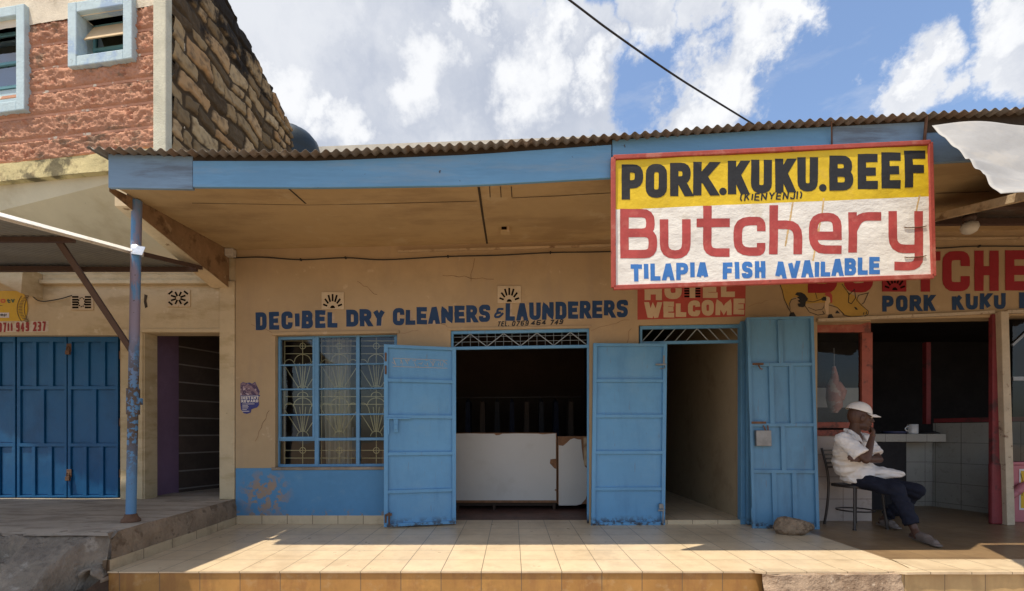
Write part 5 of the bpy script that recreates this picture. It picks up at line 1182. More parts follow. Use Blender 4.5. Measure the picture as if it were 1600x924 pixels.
mb = MB(); poly_px(mb, [zp(*p) for p in ((590, 180), (620, 185), (632, 215), (610, 240), (610, 330), (590, 330), (575, 260))], YW, .0047); mb.build('mural_cockerel', M['cream_paint'], SB)
# --- butchery front: cream ledge, red timber, tiles
mb = MB(); P = [U(x, y, YW - .02) for x, y in ((1277, 501), (1420, 494.5), (1490, 491.5), (1552, 488))]
for a, b in zip(P, P[1:]): mb.bar(a, b, .035, .04)
mb.mark(); mb.bar(U(1572, 488, YW - .02), U(1760, 482, YW - .02), .04, .04); mb.build('ledge', M['postcream'], SB)
yr = YW + .19; mb = MB(); mb.box(HX(1272), HX(1361, yr), yr - .012, yr + .03, 0, 1.13); mb.build('wall_tiles', M['pink_tile'], SB); mb = MB()
def rb(x0, y0, x1, y1, dy=0.0): a = U(x0, y1, yr); b = U(x1, y0, yr); mb.box(a.x, b.x, yr - .03 - dy, yr + .03, a.z, b.z)
rb(1262, 500, 1358, 520); rb(1344, 520.2, 1360.5, 662, .002); rb(1262, 660, 1361, 669, .01)
fwin = mb.build('shop_window', M['redwood'], SB, bevel=.004)
mb = MB(); mb.quad((HX(1262), yr, 1.18), (HX(1346, yr), yr, 1.18), (HX(1346, yr), yr, 2.5), (HX(1262), yr, 2.5)); mb.build('pane', M['glass_dim'], fwin)
mb = MB(); mb.box(HX(1547), HX(1562), YW - .03, YW + .02, .70, HZ(494, 1555) + .12); mb.build('red_jamb', M['redpaint'], SB, bevel=.004)
mb = MB(); a = U(1545, 818, YW); b = U(1578, 723, YW); mb.box(a.x, b.x - .05, YW - .04, YW + .018, 0, b.z); mb.build('pier_base', M['redpaint'], SB, bevel=.02)
mb = MB(); mb.bar(U(1564, 488, YW - .05), U(1574, 820, YW - .05), .095, .09); mb.build('cream_post', M['postcream'], SB, bevel=.006)
mb = MB(); a = U(1262, 681, yr); b = U(1362, 672, yr); mb.box(a.x, b.x, yr - .05, yr + .02, a.z, b.z); mb.build('red_sill', M['redwood'], SB, bevel=.004)
mb = MB(); mb.box(HX(1361), HX(1362), YW, YW + .02, 0, .01)
# tiled recess
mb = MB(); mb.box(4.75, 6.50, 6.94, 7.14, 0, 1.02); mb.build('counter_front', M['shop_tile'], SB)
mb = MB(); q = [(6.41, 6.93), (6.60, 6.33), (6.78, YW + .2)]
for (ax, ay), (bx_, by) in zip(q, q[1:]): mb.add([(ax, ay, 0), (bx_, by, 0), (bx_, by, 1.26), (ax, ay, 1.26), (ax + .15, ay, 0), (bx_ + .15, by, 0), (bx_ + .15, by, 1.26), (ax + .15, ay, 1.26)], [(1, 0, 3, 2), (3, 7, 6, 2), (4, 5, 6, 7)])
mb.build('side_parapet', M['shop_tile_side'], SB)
mb = MB()
for (ax, ay), (bx_, by) in zip(q, q[1:]): mb.bar((ax + .06, ay, 1.30), (bx_ + .06, by, 1.30), .14, .06, (0, 0, 1))
mb.bar((6.36, 6.98, 1.25), (6.36, 6.98, 2.5), .07, .07); mb.build('red_rail', M['redpaint'], SB, bevel=.004)
mb = MB(); mb.box(5.20, 6.28, 6.58, 6.935, .985, 1.10); mb.build('counter_ledge', M['shop_tile'], SB, bevel=.006)
mb = MB(); mb.box(4.6, 5.72, 6.60, 6.93, 0, .98); mb.build('shaded_counter', M['interior_dark'], SB)  # near-black colour stands in for the shadow on the counter panel
# things behind the butchery glass and on its ledge
t = thing('meat_carcass', 'pale pink carcass hanging on a hook behind the butchery window', 'carcass', (4.6, 6.5, 1.5))
mb = MB(); c = U(1303, 612, 6.5)
mb.tube([c + Vector((0, 0, .36)), c + Vector((.01, 0, .22)), c + Vector((-.01, 0, .08)), c + Vector((.0, 0, -.08)), c + Vector((.02, 0, -.22)), c + Vector((.0, 0, -.3))], [.02, .045, .08, .10, .09, .04], 12); mb.tube([c + Vector((.04, 0, .12)), c + Vector((.12, 0, .0)), c + Vector((.10, 0, -.12))], [.05, .06, .04], 8); mb.build('flesh', M['meat'], t)
mb = MB(); mb.tube([c + Vector((0, 0, .34)), c + Vector((.0, 0, .62))], .008, 6); mb.build('hook', M['steel'], t)
mb = MB(); a = U(1262, 637, 6.85); b = U(1350, 606, 6.85); mb.box(a.x, b.x, 6.85, 6.95, a.z, b.z)
tag(mb.build('meat_shelf', M['dullwhite'], bevel=.01), 'dull white board behind the hanging carcass in the butchery window', 'board')
t = thing('mug', 'white enamel mug standing on the tiled butchery ledge', 'mug', U(1426, 677, 6.7))
mb = MB(); c = Vector((U(1426, 677, 6.7).x, 6.7, 1.101)); mb.lathe(c, [(.0, .0), (.060, .0), (.066, .01), (.066, .14), (.060, .14), (.058, .02), (0, .02)], 20); mb.build('body', M['cup'], t)
mb = MB(); mb.tube([c + Vector((-.064 - .045 * math.sin(math.pi * k / 8), 0, .115 - .085 * k / 8)) for k in range(9)], .008, 8); mb.build('handle', M['cup'], t)
mb = MB(); c = Vector((U(1397, 677, 6.7).x, 6.7, 1.101)); mb.lathe(c, [(0, 0), (.12, 0), (.16, .035), (.155, .037), (.115, .008), (0, .006)], 20); tag(mb.build('plate', M['darkblue']), 'dark blue dish lying on the butchery ledge beside the white mug', 'dish')
mb = MB(); c = Vector((U(1450, 677, 6.75).x, 6.75, 1.101)); mb.lathe(c, [(0, 0), (.13, .0), (.14, .012), (.10, .03), (.04, .05), (0, .052)], 14); tag(mb.build('cloth_heap', M['interior_dark']), 'crumpled dark cloth on the ledge on the far side of the mug', 'cloth')
# glass stall and pink cabinet at the far right
t = thing('glass_display_cabinet', 'pink painted display cabinet with glass top beside the cream post', 'cabinet', (6.6, 5.8, 0))
yb = YW + .12; a = U(1581, 818, yb); b = U(1800, 727, yb)
mb = MB(); mb.box(a.x, 8.2, yb, yb + .14, 0, b.z); mb.box(a.x - .01, 8.22, yb - .015, yb + .14, b.z + .002, b.z + .04); mb.build('base', M['pink'], t, bevel=.008)
mb = MB(); rect_px(mb, 1592, 733, 1700, 797, yb, .004); mb.build('white_border', M['paperwhite'], t)
mb = MB(); rect_px(mb, 1594.5, 736, 1698, 794, yb, .006); mb.build('yellow_panel', M['adyellow'], t)
mb = MB()
for k in range(6): line_px(mb, [(1594 + 6 * k, 740), (1598 + 8 * k, 755), (1596 + 9 * k, 775)], 1, yb, .008)
mb.build('drawn_lines', M['ochreline'], t)
mb = MB(); P = curve([U(1606, 758, yb - .02), U(1596, 762, yb - .05), U(1586, 770, yb - .07), U(1575.5, 777, yb - .08)], 4); mb.tube(P, [.052] * 4 + [.050] * 4 + [.046] * 4 + [.018], 10); mb.build('spout', M['pink'], t)
mb = MB(); mb.quad((a.x + .02, yb + .01, b.z + .05), (8.2, yb + .01, b.z + .05), (8.2, yb + .01, 2.55), (a.x + .02, yb + .01, 2.55)); mb.build('pane', M['glass_dim'], t)
mb = MB(); mb.bar(U(1582, 592, yb), U(1800, 590, yb), .05, .02); mb.bar(U(1581, 540, yb), U(1625, 500, yb), .03, .02); mb.build('frame', M['steel'], t)

# ================================================================== LOOSE THINGS
# blue pole and the tape round it
t = thing('roof_pole', 'slim roof pole of peeling blue paint standing on the raised concrete', 'pole', (-3.535, 4.2, ZL))
mb = MB(); b0 = U(204.5, 812, 4.2); t0 = U(214, 314, 4.2); mb.tube([b0 + (t0 - b0) * k / 8 for k in range(9)], .040, 16); mb.build('shaft', M['pole'], t)
mb = MB(); mb.lathe(b0 + Vector((0, 0, -.03)), [(.0, 0), (.075, 0), (.075, .03), (.058, .05), (.045, .085)], 14); mb.build('base_collar', M['rust'], t)
mb = MB(); c = b0 + (t0 - b0) * .37; mb.tube([c - Vector((0, 0, .12)), c + Vector((0, 0, .12))], .052, 14); mb.box(c.x + .04, c.x + .075, c.y - .01, c.y + .02, c.z - .03, c.z + .03); mb.build('clamp', M['pole'], t)
c = U(214.5, 393, 4.2); mb = MB(); mb.tube([c + Vector((0, 0, -.035)), c + Vector((0, 0, .045))], .047, 14)
mb.add([c + Vector((.03, -.042, .035)), c + Vector((.115, -.05, .02)), c + Vector((.085, -.05, -.055)), c + Vector((-.02, -.05, -.04))], [(0, 1, 2, 3)]); tag(mb.build('tape_wrap', M['foil'], solid=.002), 'shiny silver tape wrapped round the blue pole with a loose end', 'tape')
# lean-to awning on the left
AW = thing('lean_to_awning', 'grey metal lean-to awning with pale front edge fixed to the blue pole', 'awning', (-3.53, 4.2, 2.8))
def awz(Y): return 2.63 + (Y - 3.138) * .172
mb = MB(); corrugated(mb, -8.0, -3.55, [2.3, 3.2, 4.2, 5.06], lambda X, Y: awz(Y), .076, .008); mb.build('sheet', M['awning'], AW, solid=.0015)
mb = MB(); mb.bar((-3.535, 2.28, awz(2.28)), (-3.535, 4.25, awz(4.25)), .075, .006, (.55, -.35, .75)); mb.bar((-3.55, 2.28, awz(2.28) - .02), (-3.55, 4.25, awz(4.25) - .02), .02, .02); mb.build('edge_trim', M['silver'], AW, bevel=.005)
mb = MB(); mb.bar((-3.535, 4.26, awz(4.26) - .01), (-3.48, 5.1, awz(5.1) - .0), .04, .03, (1, 0, 0)); mb.bar((-8, 5.0, awz(5.0) - .04), (-3.46, 5.0, awz(5.0) - .035), .045, .04); mb.bar((-8, 4.92, awz(5.0) - .06), (-4.7, 4.92, awz(5.0) - .06), .05, .04); mb.bar((-8, 3.7, awz(3.7) - .035), (-3.56, 3.7, awz(3.7) - .035), .04, .03); mb.build('rail', M['brownsteel'], AW)
mb = MB(); mb.bar(U(86, 368, 3.74), U(206, 549, 4.2), .05, .02); mb.build('brace', M['brownsteel'], AW)
# big butchery sign
YS = 3.845
SG = thing('butchery_sign', 'large hand painted yellow and white butchery banner in a red wooden frame', 'sign', U(1207, 441, YS))
c4 = [(958, 247), (1452.5, 223.5), (1457.5, 432.5), (958.5, 450)]
def sgp(u, v): # u right, v down
    a, b, c, d = [Vector(p) for p in c4]; q = (a * (1 - u) + b * u) * (1 - v) + (d * (1 - u) + c * u) * v; return q
def sgrip(X, Z): return .006 * noise.noise(Vector((X * 2.4, Z * 3.5, 1.0))) + .003 * noise.noise(Vector((X * 8 + Z * 5, Z * 7, 4.0)))
def sheet(mb, u0, u1, v0, v1, off):
    nx = int((u1 - u0) * 150) + 1; nz = int((v1 - v0) * 70) + 1; vs = []
    for j in range(nz + 1):
        for i in range(nx + 1):
            q = sgp(u0 + (u1 - u0) * i / nx, v0 + (v1 - v0) * j / nz); p = U(q.x, q.y, YS); p.y += off + sgrip(p.x, p.z); vs.append(p)
    mb.add(vs, [(j * (nx + 1) + i, (j + 1) * (nx + 1) + i, (j + 1) * (nx + 1) + i + 1, j * (nx + 1) + i + 1) for j in range(nz) for i in range(nx)], True)
VY = .40
mb = MB(); sheet(mb, .006, .994, VY, .985, 0); mb.build('white_cloth', M['signwhite'], SG)
mb = MB(); sheet(mb, .006, .994, .02, VY, 0.0003); mb.build('yellow_cloth', M['signyellow'], SG)
mb = MB(); C = [U(*p, YS) for p in c4]
for a, b in zip(C, C[1:] + C[:1]): mb.bar(a + (b - a) * .0, b, .038, .030)
mb.build('frame', M['signframe'], SG, bevel=.005)
mb = MB(); sg = [U(1300, 205, YFA), U(1300, 232, YS + .03)]; mb.tube([U(1299, 190, YLIP + .03), U(1300, 228, YS + .03)], .006, 6); mb.mark(); mb.tube([U(1448, 180, YLIP + .03), U(1444, 224, YS + .03)], .012, 6); mb.build('hanging_rod', M['rust'], SG)
def sgplace(off):
    def f(x, y, k): p = U(x, -y, YS); p.y += sgrip(p.x, p.z) - off - .0003 * k; return p
    return f
def letters(mb, lst, s, place, rad=.8, wob=.02):
    for ch, x0, x1, y0, y1 in lst: put_glyph(mb, ch, x0, -y1, x1, -y0, s, place, rad, wob, 0, .25)
mb = MB(); letters(mb, [('P', 971.5, 1005, 257, 312), ('O', 1009, 1042, 256.5, 309.5), ('R', 1047, 1080, 255, 307), ('K', 1083, 1122, 253.5, 306)], 13.0, sgplace(.0012)); mb.mark(); letters(mb, [('K', 1137, 1170, 251.5, 304),
    ('U', 1173.5, 1206, 250, 302.5), ('K', 1211, 1243, 248, 301), ('U', 1246, 1278, 246, 299.5), ], 13.0, sgplace(.0012)); mb.mark(); letters(mb, [('B', 1296, 1333.5, 243.5, 298), ('E', 1340, 1371, 241, 296), ('E', 1377, 1407, 238.5, 295), ('F', 1413, 1446, 235.5, 293.5)], 13.0, sgplace(.0012))
for x, y in ((1129.5, 305.5), (1286, 299.5)): mb.mark(); put_glyph(mb, '.', x - 5, -y, x + 5, -y + 11, 11, sgplace(.0012))
mb.build('black_lettering', M['signblack'], SG)
mb = MB(); put_text(mb, '(KIENYENJI)', 1155, 315, 1253, 311, 12, 2.3, sgplace(.0012), gap=.28, slant=.12, jit=.4); mb.build('small_lettering', M['black'], SG)
mb = MB(); letters(mb, [('B', 969, 1026.5, 326.5, 404), ('u', 1031, 1079, 343, 404.5), ('t', 1087.5, 1140, 322, 401.5), ('c', 1146, 1196, 339, 400), ('h', 1202, 1253, 321, 397.5), ('e', 1264, 1315, 332.5, 397), ('r', 1325.5, 1377, 331.5, 395), ('y', 1388, 1442, 330, 423)], 13.4, sgplace(.0012), 1.0)
mb.build('red_lettering', M['signred'], SG)
mb = MB(); put_text(mb, 'TILAPIA', 985, 440.5, 1107, 436.5, 27, 7.0, sgplace(.0012), gap=.16, jit=.3); put_text(mb, 'FISH', 1129, 437, 1196, 434.5, 26.5, 7.0, sgplace(.0012), gap=.22, jit=.3); put_text(mb, 'AVAILABLE', 1211, 436, 1374, 428.5, 27, 7.0, sgplace(.0012), gap=.13, jit=.3); mb.build('blue_lettering', M['signblue'], SG)
mb = MB(); 
def sline(pts, s): 
    mb.mark()
    Lf, Rt = stroke([Vector((x, -y)) for x, y in pts], False, s, False, .3); f = sgplace(.0007); vs = []
    for a, b in zip(Lf, Rt): vs += [f(a.x, a.y, 0), f(b.x, b.y, 0)]
    mb.add(vs, [(2 * i, 2 * i + 1, 2 * i + 3, 2 * i + 2) for i in range(len(Lf) - 1)])
sline([(1239, 316), (1236, 332), (1232, 355), (1227, 385)], 2.6); sline([(1287, 310), (1285, 332), (1278, 365), (1270, 408)], 2.6); sline([(1437, 305), (1434, 320), (1432, 330)], 2.4); mb.build('rust_streak', M['rustline'], SG)
mb = MB(); f = sgplace(.006)
for y, x0, x1 in ((355.5, 1412, 1447), (402, 1413, 1446)): mb.mark(); mb.tube([f(x0, -y, 0), f(x0 + 4, -y - 1, 0), f((x0 + x1) / 2, -y - .5, 0), f(x1 - 3, -y + 1, 0), f(x1, -y + 2, 0)], .004, 5)
mb.build('binding_wire', M['rust'], SG)
# white tarpaulin stretched from the roof edge towards the street
mb = MB(); nx, nz = 90, 50; vs = []
for j in range(nz + 1):
    v = j / nz
    for i in range(nx + 1):
        u = i / nx
        ta = Vector((3.47, 3.76, 3.66)); tb = Vector((7.5, 3.76, 3.80)); ba = Vector((3.20, 2.98, 2.69)); bb = Vector((6.6, 2.7, 2.62))
        top = ta.lerp(tb, u); bot = ba.lerp(bb, u)
        p = top.lerp(bot, v)
        inner = .07 * math.sin(math.pi * v) * (1 - u) ** 2                  # the free edge bows in
        p.x += inner * .5
        p.z += -.13 * math.sin(math.pi * v) * (.35 + .65 * math.sin(math.pi * min(1, u * 3))) + .028 * math.sin(u * 22 + v * 3) * (1 - v) + .03 * noise.noise(Vector((u * 7, v * 5, 2)))
        p.z += .03 * abs(math.sin(u * 6.5)) * v ** 3 - .05 * math.exp(-((v - .45 - .1 * u) / .05) ** 2) * (.4 + u)
        p.y += .05 * noise.noise(Vector((u * 6, v * 5, 9))) * math.sin(math.pi * v); p.z += .035 * abs(noise.noise(Vector((u * 9 + v * 4, v * 7, 5)))) * math.sin(math.pi * v) ** .5
        vs.append(p)
mb.add(vs, [(j * (nx + 1) + i, j * (nx + 1) + i + 1, (j + 1) * (nx + 1) + i + 1, (j + 1) * (nx + 1) + i) for j in range(nz) for i in range(nx)], True)
tag(mb.build('tarpaulin', M['tarp'], solid=.002), 'slack white tarpaulin hanging from the corrugated roof edge beside the butchery sign', 'tarpaulin')
# small lean-to canopy behind the sign
t = thing('lean_to_canopy', 'low lean-to canopy with bleached timber edge under the roof beside the butchery sign', 'canopy', (4.3, 4.3, 3.2))
def lz(Y): return 3.14 + (Y - 3.82) * .247
mb = MB(); corrugated(mb, 4.34, 9.0, [3.30, 4.0, 4.80], lambda X, Y: lz(Y), .076, .008); mb.build('sheet', M['zinc'], t, solid=.0015)
mb = MB(); mb.bar((4.31, 3.28, lz(3.28) - .03), (4.31, 4.80, lz(4.80) - .03), .075, .045, (1, 0, 0)); mb.build('edge_board', M['timber'], t, bevel=.004)
mb = MB(); mb.bar((4.32, 4.78, lz(4.78) - .045), (9, 4.78, lz(4.78) - .03), .06, .05); mb.bar((4.34, 4.1, lz(4.1) - .04), (9, 4.1, lz(4.1) - .04), .05, .05); mb.build('rail', M['brownsteel'], t)
# lamp, boxes, cables
t = thing('ceiling_lamp', 'milky glass lamp on a dark holder under the eaves beside the sign', 'lamp', onsoffit(1515, 342))
c = U(1515, 347, 4.6); mb = MB(); zt_ = 3.31; mb.lathe(Vector((c.x, 4.6, c.z)), [(.035, -.0), (.055, .03), (.055, .06), (.03, .065), (.03, zt_ - c.z)], 14); mb.build('holder', M['brownsteel'], t)
mb = MB(); mb.lathe(Vector((c.x, 4.6, c.z)), [(.035, 0), (.065, -.02), (.075, -.06), (.06, -.10), (.03, -.12), (0, -.125)], 16); mb.build('globe', M['bulb'], t)
c = onsoffit(790, 357, 0); t = thing('ceiling_box', 'small square junction box fixed to the tan soffit', 'junction box', c)
mb = MB(); mb.box(c.x - .055, c.x + .055, c.y - .06, c.y + .06, c.z - .05, c.z + .01); mb.build('shell', M['soffit'], t, bevel=.008)
mb = MB(); mb.box(c.x - .045, c.x + .012, c.y - .062, c.y - .0601, c.z - .042, c.z - .005); mb.build('opening_shade', M['hole_shade'], t)  # black sheet on the face imitates the shade in the box mouth
mb = MB(); mb.tube([(c.x + .03, c.y - .06, c.z - .01), (c.x + .03, c.y - .07, c.z - .06)], .012, 8); mb.build('wire_end', M['cream_paint'], t)
c = U(360, 396, YW - .06); mb = MB(); mb.box(c.x - .05, c.x + .05, YW - .10, YW - .02, c.z - .04, c.z + .05); tag(mb.build('junction_box', M['box_grey'], bevel=.008), 'grey plastic junction box at the end of the roof beam', 'junction box')
mb = MB(); mb.tube(curve([U(365, 403, YW - .02), U(410, 402, YW - .015), U(470, 406, YW - .015), U(540, 403, YW - .015), U(600, 406, YW - .015), U(700, 401, YW - .015), U(780, 399, YW - .015), U(860, 395, YW - .015), U(960, 393, YW - .015), U(1100, 386, YW - .015), U(1300, 384, YW - .015), U(1455, 388, YW - .015), U(1530, 385, YW - .015), U(1700, 386, YW - .015)], 6), .0075, 6)
for x, y in ((470, 406), (540, 403), (700, 401), (860, 395), (1530, 385)): c = U(x, y, YW - .015); mb.box(c.x - .008, c.x + .008, YW - .03, YW, c.z - .012, c.z + .012)
tag(mb.build('wall_cable', M['cable']), 'black cable clipped along the wall just below the soffit', 'cable')
t = thing('overhead_cable', 'black overhead cable crossing the sky down to the roof', 'cable', U(1165, 188, 6.0))
mb = MB(); A0 = U(1320, 283, 6.6); mb.tube(curve([U(690, -150, 4.3), U(888, -1, 4.7), U(960, 53, 4.9), U(1060, 122, 5.3), U(1165, 187, 6.0), A0], 6), .0105, 6); mb.build('wire', M['cable'], t)
mb = MB(); mb.tube([A0, (A0.x, A0.y, zlip(A0.x) + .1 * (A0.y - YLIP))], .03, 8); mb.build('service_post', M['steel'], t)
t = thing('water_tank', 'black plastic water tank showing above the roof behind the rubble wall', 'water tank', (-4.12, 8.5, 5.6))
mb = MB(); prof = [(.5, 0)]
for k in range(5): prof += [(.50, .02 + .16 * k), (.515, .08 + .16 * k), (.50, .14 + .16 * k)]
prof += [(.50, .80), (.47, .92), (.38, 1.03), (.2, 1.10), (.0, 1.12)]; mb.lathe((-4.12, 8.5, 5.62), prof, 28); mb.build('barrel', M['tank'], t)
mb = MB(); mb.lathe((-4.12, 8.5, 6.72), [(.2, -.01), (.2, .05), (0, .07)], 18); mb.build('lid', M['tank'], t)
mb = MB()
for x in (-4.5, -3.75): mb.mark(); mb.box(x, x + .1, 8.1, 8.9, 3.4, 5.61)
mb.build('stand', M['concrete'], t)
# poster
t = thing('poster', 'torn blue poster with white lettering pasted on the tan wall', 'poster', U(391, 622, YW))
mb = MB(); poly_px(mb, [(376, 600), (380, 597), (385, 599), (390, 598), (394, 600), (399, 597), (401, 602), (403, 606), (406, 612), (404, 617), (407, 618), (404, 621), (405, 633), (402, 637), (398, 638), (393, 640), (392, 645), (386, 647), (381, 646), (377, 640), (376, 633)], YW, .004); mb.build('sheet', M['posterblue'], t, solid=.001)
mb = MB(); poly_px(mb, [(376.3, 601), (380, 597.6), (386, 599.5), (394, 600.5), (399, 598), (402, 605), (405, 612), (403, 617.5), (376.3, 618)], YW, .006); mb.build('picture', M['posterphoto'], t)
mb = MB(); pq = pxplace(YW, .0065); line_px(mb, [(377, 619.5), (404, 618.8)], .7, YW, .0065); put_text(mb, 'INSTANT', 377.5, 624.6, 404.5, 623.8, 4.4, 1.2, pq, gap=.25); put_text(mb, 'REWARD', 377.5, 629.4, 404, 628.8, 4.2, 1.2, pq, gap=.25)
for y, x1 in ((631.6, 398), (634, 388), (636, 389), (638, 388), (640.5, 386), (643, 390)): line_px(mb, [(379, y), (x1, y - .2)], .8, YW, .0065)
mb.build('white_lettering', M['paperwhite'], t)
# stone that holds the door open
mb = MB(); bm = bmesh.new(); bmesh.ops.create_icosphere(bm, subdivisions=5, radius=1)
c = Vector((HX(1239, 5.05), 5.05, .075))
for v in bm.verts:
    p = v.co.copy(); k = 1 + .16 * fbm(p.x * 1.3, p.y * 1.3, p.z * 1.3 + 4) + .04 * fbm(p.x * 7, p.y * 7, p.z * 7)
    lop = 1 + .55 * max(0, -p.x) - .25 * max(0, p.x); v.co = c + Vector((p.x * .205 * k, p.y * .13 * k, max(-.075, p.z * .098 * k * lop)))
me = bpy.data.meshes.new('rock'); bm.to_mesh(me); bm.free(); me.materials.append(M['rock'])
for p in me.polygons: p.use_smooth = True
o = bpy.data.objects.new('rock', me); col.objects.link(o); tag(o, 'rough brown stone holding the faded blue door open on the tiles', 'stone')

# ================================================================== CHAIR AND MAN
t = thing('metal_chair', 'black tube steel chair with slatted back beside the seated man', 'chair', (4.05, 5.42, 0))
FA, FB = Vector((3.93, 5.22, 0)), Vector((4.34, 5.28, 0)); BA, BB = Vector((3.84, 5.57, 0)), Vector((4.25, 5.63, 0)); SZ = .485
def up(p, z, dx=0, dy=0): return Vector((p.x + dx, p.y + dy, z))
ctr = (FA + FB + BA + BB) / 4
def splay(p, z, k): q = p + (ctr - p) * k; return Vector((q.x, q.y, z))
for p in (FA, FB):
    mb = MB(); mb.tube(curve([splay(p, .0, -.04), splay(p, .25, .06), splay(p, SZ, .12)], 5), .014, 10); mb.tube([splay(p, 0, -.04), splay(p, .02, -.035)], .019, 10); mb.build('leg', M['black_steel'], t)
for p, d in ((BA, -.02), (BB, -.02)):
    mb = MB(); q = splay(p, SZ, .10); mb.tube(curve([splay(p, 0, -.05), splay(p, .22, .05), q, Vector((q.x - .025, q.y + .0, .70)), Vector((q.x - .055, q.y + .045, .93))], 6), .014, 10); mb.build('leg', M['black_steel'], t)
mb = MB(); ring = []
for k in range(20):
    a = 2 * math.pi * k / 20; ring.append(ctr + (FB - FA) * .5 * .92 * math.cos(a) + (BA - FA) * .5 * .92 * math.sin(a) + Vector((0, 0, .20)))
mb.tube(ring, .009, 8, True); mb.build('stretcher_ring', M['black_steel'], t)
mb = MB(); rim = []
for k in range(28):
    a = 2 * math.pi * k / 28; cc = abs(math.cos(a)) ** .5 * (1 if math.cos(a) > 0 else -1); ss = abs(math.sin(a)) ** .5 * (1 if math.sin(a) > 0 else -1)
    rim.append(ctr + (FB - FA) * .5 * .98 * cc + (BA - FA) * .5 * .98 * ss + Vector((0, 0, SZ)))
mb.prism([p + Vector((0, 0, -.012)) for p in rim], (0, 0, .035)); mb.build('seat', M['black_steel'], t, bevel=.01)
for k in range(5):
    z = .70 + .05 * k; f = (z - .70) / .23; mb = MB(); q0 = splay(BA, SZ, .10); q1 = splay(BB, SZ, .10); o = Vector((-.025 - .03 * f, .045 * f, 0))
    a = Vector((q0.x, q0.y, z)) + o; b = Vector((q1.x, q1.y, z)) + o; m_ = (a + b) / 2 + Vector((-.004, .03, 0)); P = curve([a, m_, b], 5)
    for p, q in zip(P, P[1:]): mb.bar(p, q, .022, .005)
    mb.build('slat', M['black_steel'], t)

class BL:
    "closed lumps that are fused into one skin by a voxel remesh"
    def __init__(s): s.mb = MB()
    def cap(s, a, b, ra, rb, n=14, flat_b=False, flat_a=False, sq=None):
        a = Vector(a); b = Vector(b); d = (b - a); L = d.length; d.normalize()
        u = d.orthogonal().normalized() if sq is None else (Vector(sq[0]) - d * d.dot(Vector(sq[0]))).normalized(); w = d.cross(u); k2 = 1 if sq is None else sq[1]
        rings = []
        if not flat_a: rings += [(-ra * math.cos(math.pi / 2 * k / 4), ra * math.sin(math.pi / 2 * k / 4)) for k in range(1, 4)]
        rings += [(L * k / 5, ra + (rb - ra) * k / 5) for k in range(6)]
        if not flat_b: rings += [(L + rb * math.sin(math.pi / 2 * k / 4), rb * math.cos(math.pi / 2 * k / 4)) for k in range(1, 4)]
        vs = []
        for h, r in rings:
            for k in range(n): an = 2 * math.pi * k / n; vs.append(a + d * h + u * math.cos(an) * r + w * math.sin(an) * r * k2)
        m = len(rings); fs = [(i * n + k, i * n + (k + 1) % n, (i + 1) * n + (k + 1) % n, (i + 1) * n + k) for i in range(m - 1) for k in range(n)]
        fs += [tuple(range(n - 1, -1, -1)), tuple((m - 1) * n + k for k in range(n))]
        s.mb.add(vs, fs)
    def chain(s, pts, rs, **kw):
        for i in range(len(pts) - 1): s.cap(pts[i], pts[i + 1], rs[i], rs[i + 1], **kw)
    def ell(s, c, ax, ay, az, n=18, m=10):
        c = Vector(c); ax, ay, az = Vector(ax), Vector(ay), Vector(az); vs = [c - az]
        for j in range(1, m):
            th = math.pi * j / m
            for k in range(n): ph = 2 * math.pi * k / n; vs.append(c - az * math.cos(th) + (ax * math.cos(ph) + ay * math.sin(ph)) * math.sin(th))
        vs.append(c + az); fs = [(0, 1 + (k + 1) % n, 1 + k) for k in range(n)]
        for j in range(m - 2):
            for k in range(n): fs.append((1 + j * n + k, 1 + j * n + (k + 1) % n, 1 + (j + 1) * n + (k + 1) % n, 1 + (j + 1) * n + k))
        e = len(vs) - 1; fs += [(e, 1 + (m - 2) * n + k, 1 + (m - 2) * n + (k + 1) % n) for k in range(n)]; s.mb.add(vs, fs)
    def fuse(s, name, mat, parent, vox=.008, smooth=4, fold=None):
        me = bpy.data.meshes.new(name); me.from_pydata([tuple(v) for v in s.mb.v], [], s.mb.f)
        o = bpy.data.objects.new(name + '_tmp', me); col.objects.link(o)
        m = o.modifiers.new('r', 'REMESH'); m.mode = 'VOXEL'; m.voxel_size = vox
        m = o.modifiers.new('s', 'SMOOTH'); m.factor = .5; m.iterations = smooth
        dg = bpy.context.evaluated_depsgraph_get(); dg.update(); new = bpy.data.meshes.new_from_object(o.evaluated_get(dg)); bpy.data.objects.remove(o)
        if fold:
            for v, nr in zip(new.vertices, [v.normal.copy() for v in new.vertices]): v.co += nr * fold(v.co)
        new.name = name; new.materials.clear(); new.materials.append(mat)
        for p in new.polygons: p.use_smooth = True
        r = bpy.data.objects.new(name, new); col.objects.link(r)
        if parent is not None: attach(r, parent)
        return r
V = Vector
MAN = thing('person', 'man in white cap, white shirt and navy trousers sitting with his hand at his mouth', 'person', (4.1, 5.35, 0))
SH_R, SH_L = V((3.725, 5.12, 1.045)), V((4.12, 5.33, 1.045)); NECK = V((3.935, 5.25, 1.10)); HEAD = V((3.975, 5.20, 1.29))
fw = V((.45, -.89, 0)).normalized(); rt = V((-.89, -.45, 0)).normalized(); Z = V((0, 0, 1))
PEL = V((4.10, 5.37, .585)); WAI = V((4.0, 5.36, .78)); CHE = V((3.94, 5.29, .95))
EL_R, WR_R = V((3.835, 4.93, .825)), V((3.955, 5.0, 1.065)); EL_L, WR_L = V((4.16, 5.16, .815)), V((3.84, 4.99, .83))
HIP_R, HIP_L = PEL + rt * .09 + V((0, -.01, -.01)), PEL - rt * .09 + V((0, -.01, -.01))
KN_R, AN_R = V((4.185, 4.955, .50)), V((4.21, 4.755, .10)); KN_L, AN_L = V((4.47, 5.03, .475)), V((4.40, 5.40, .09))
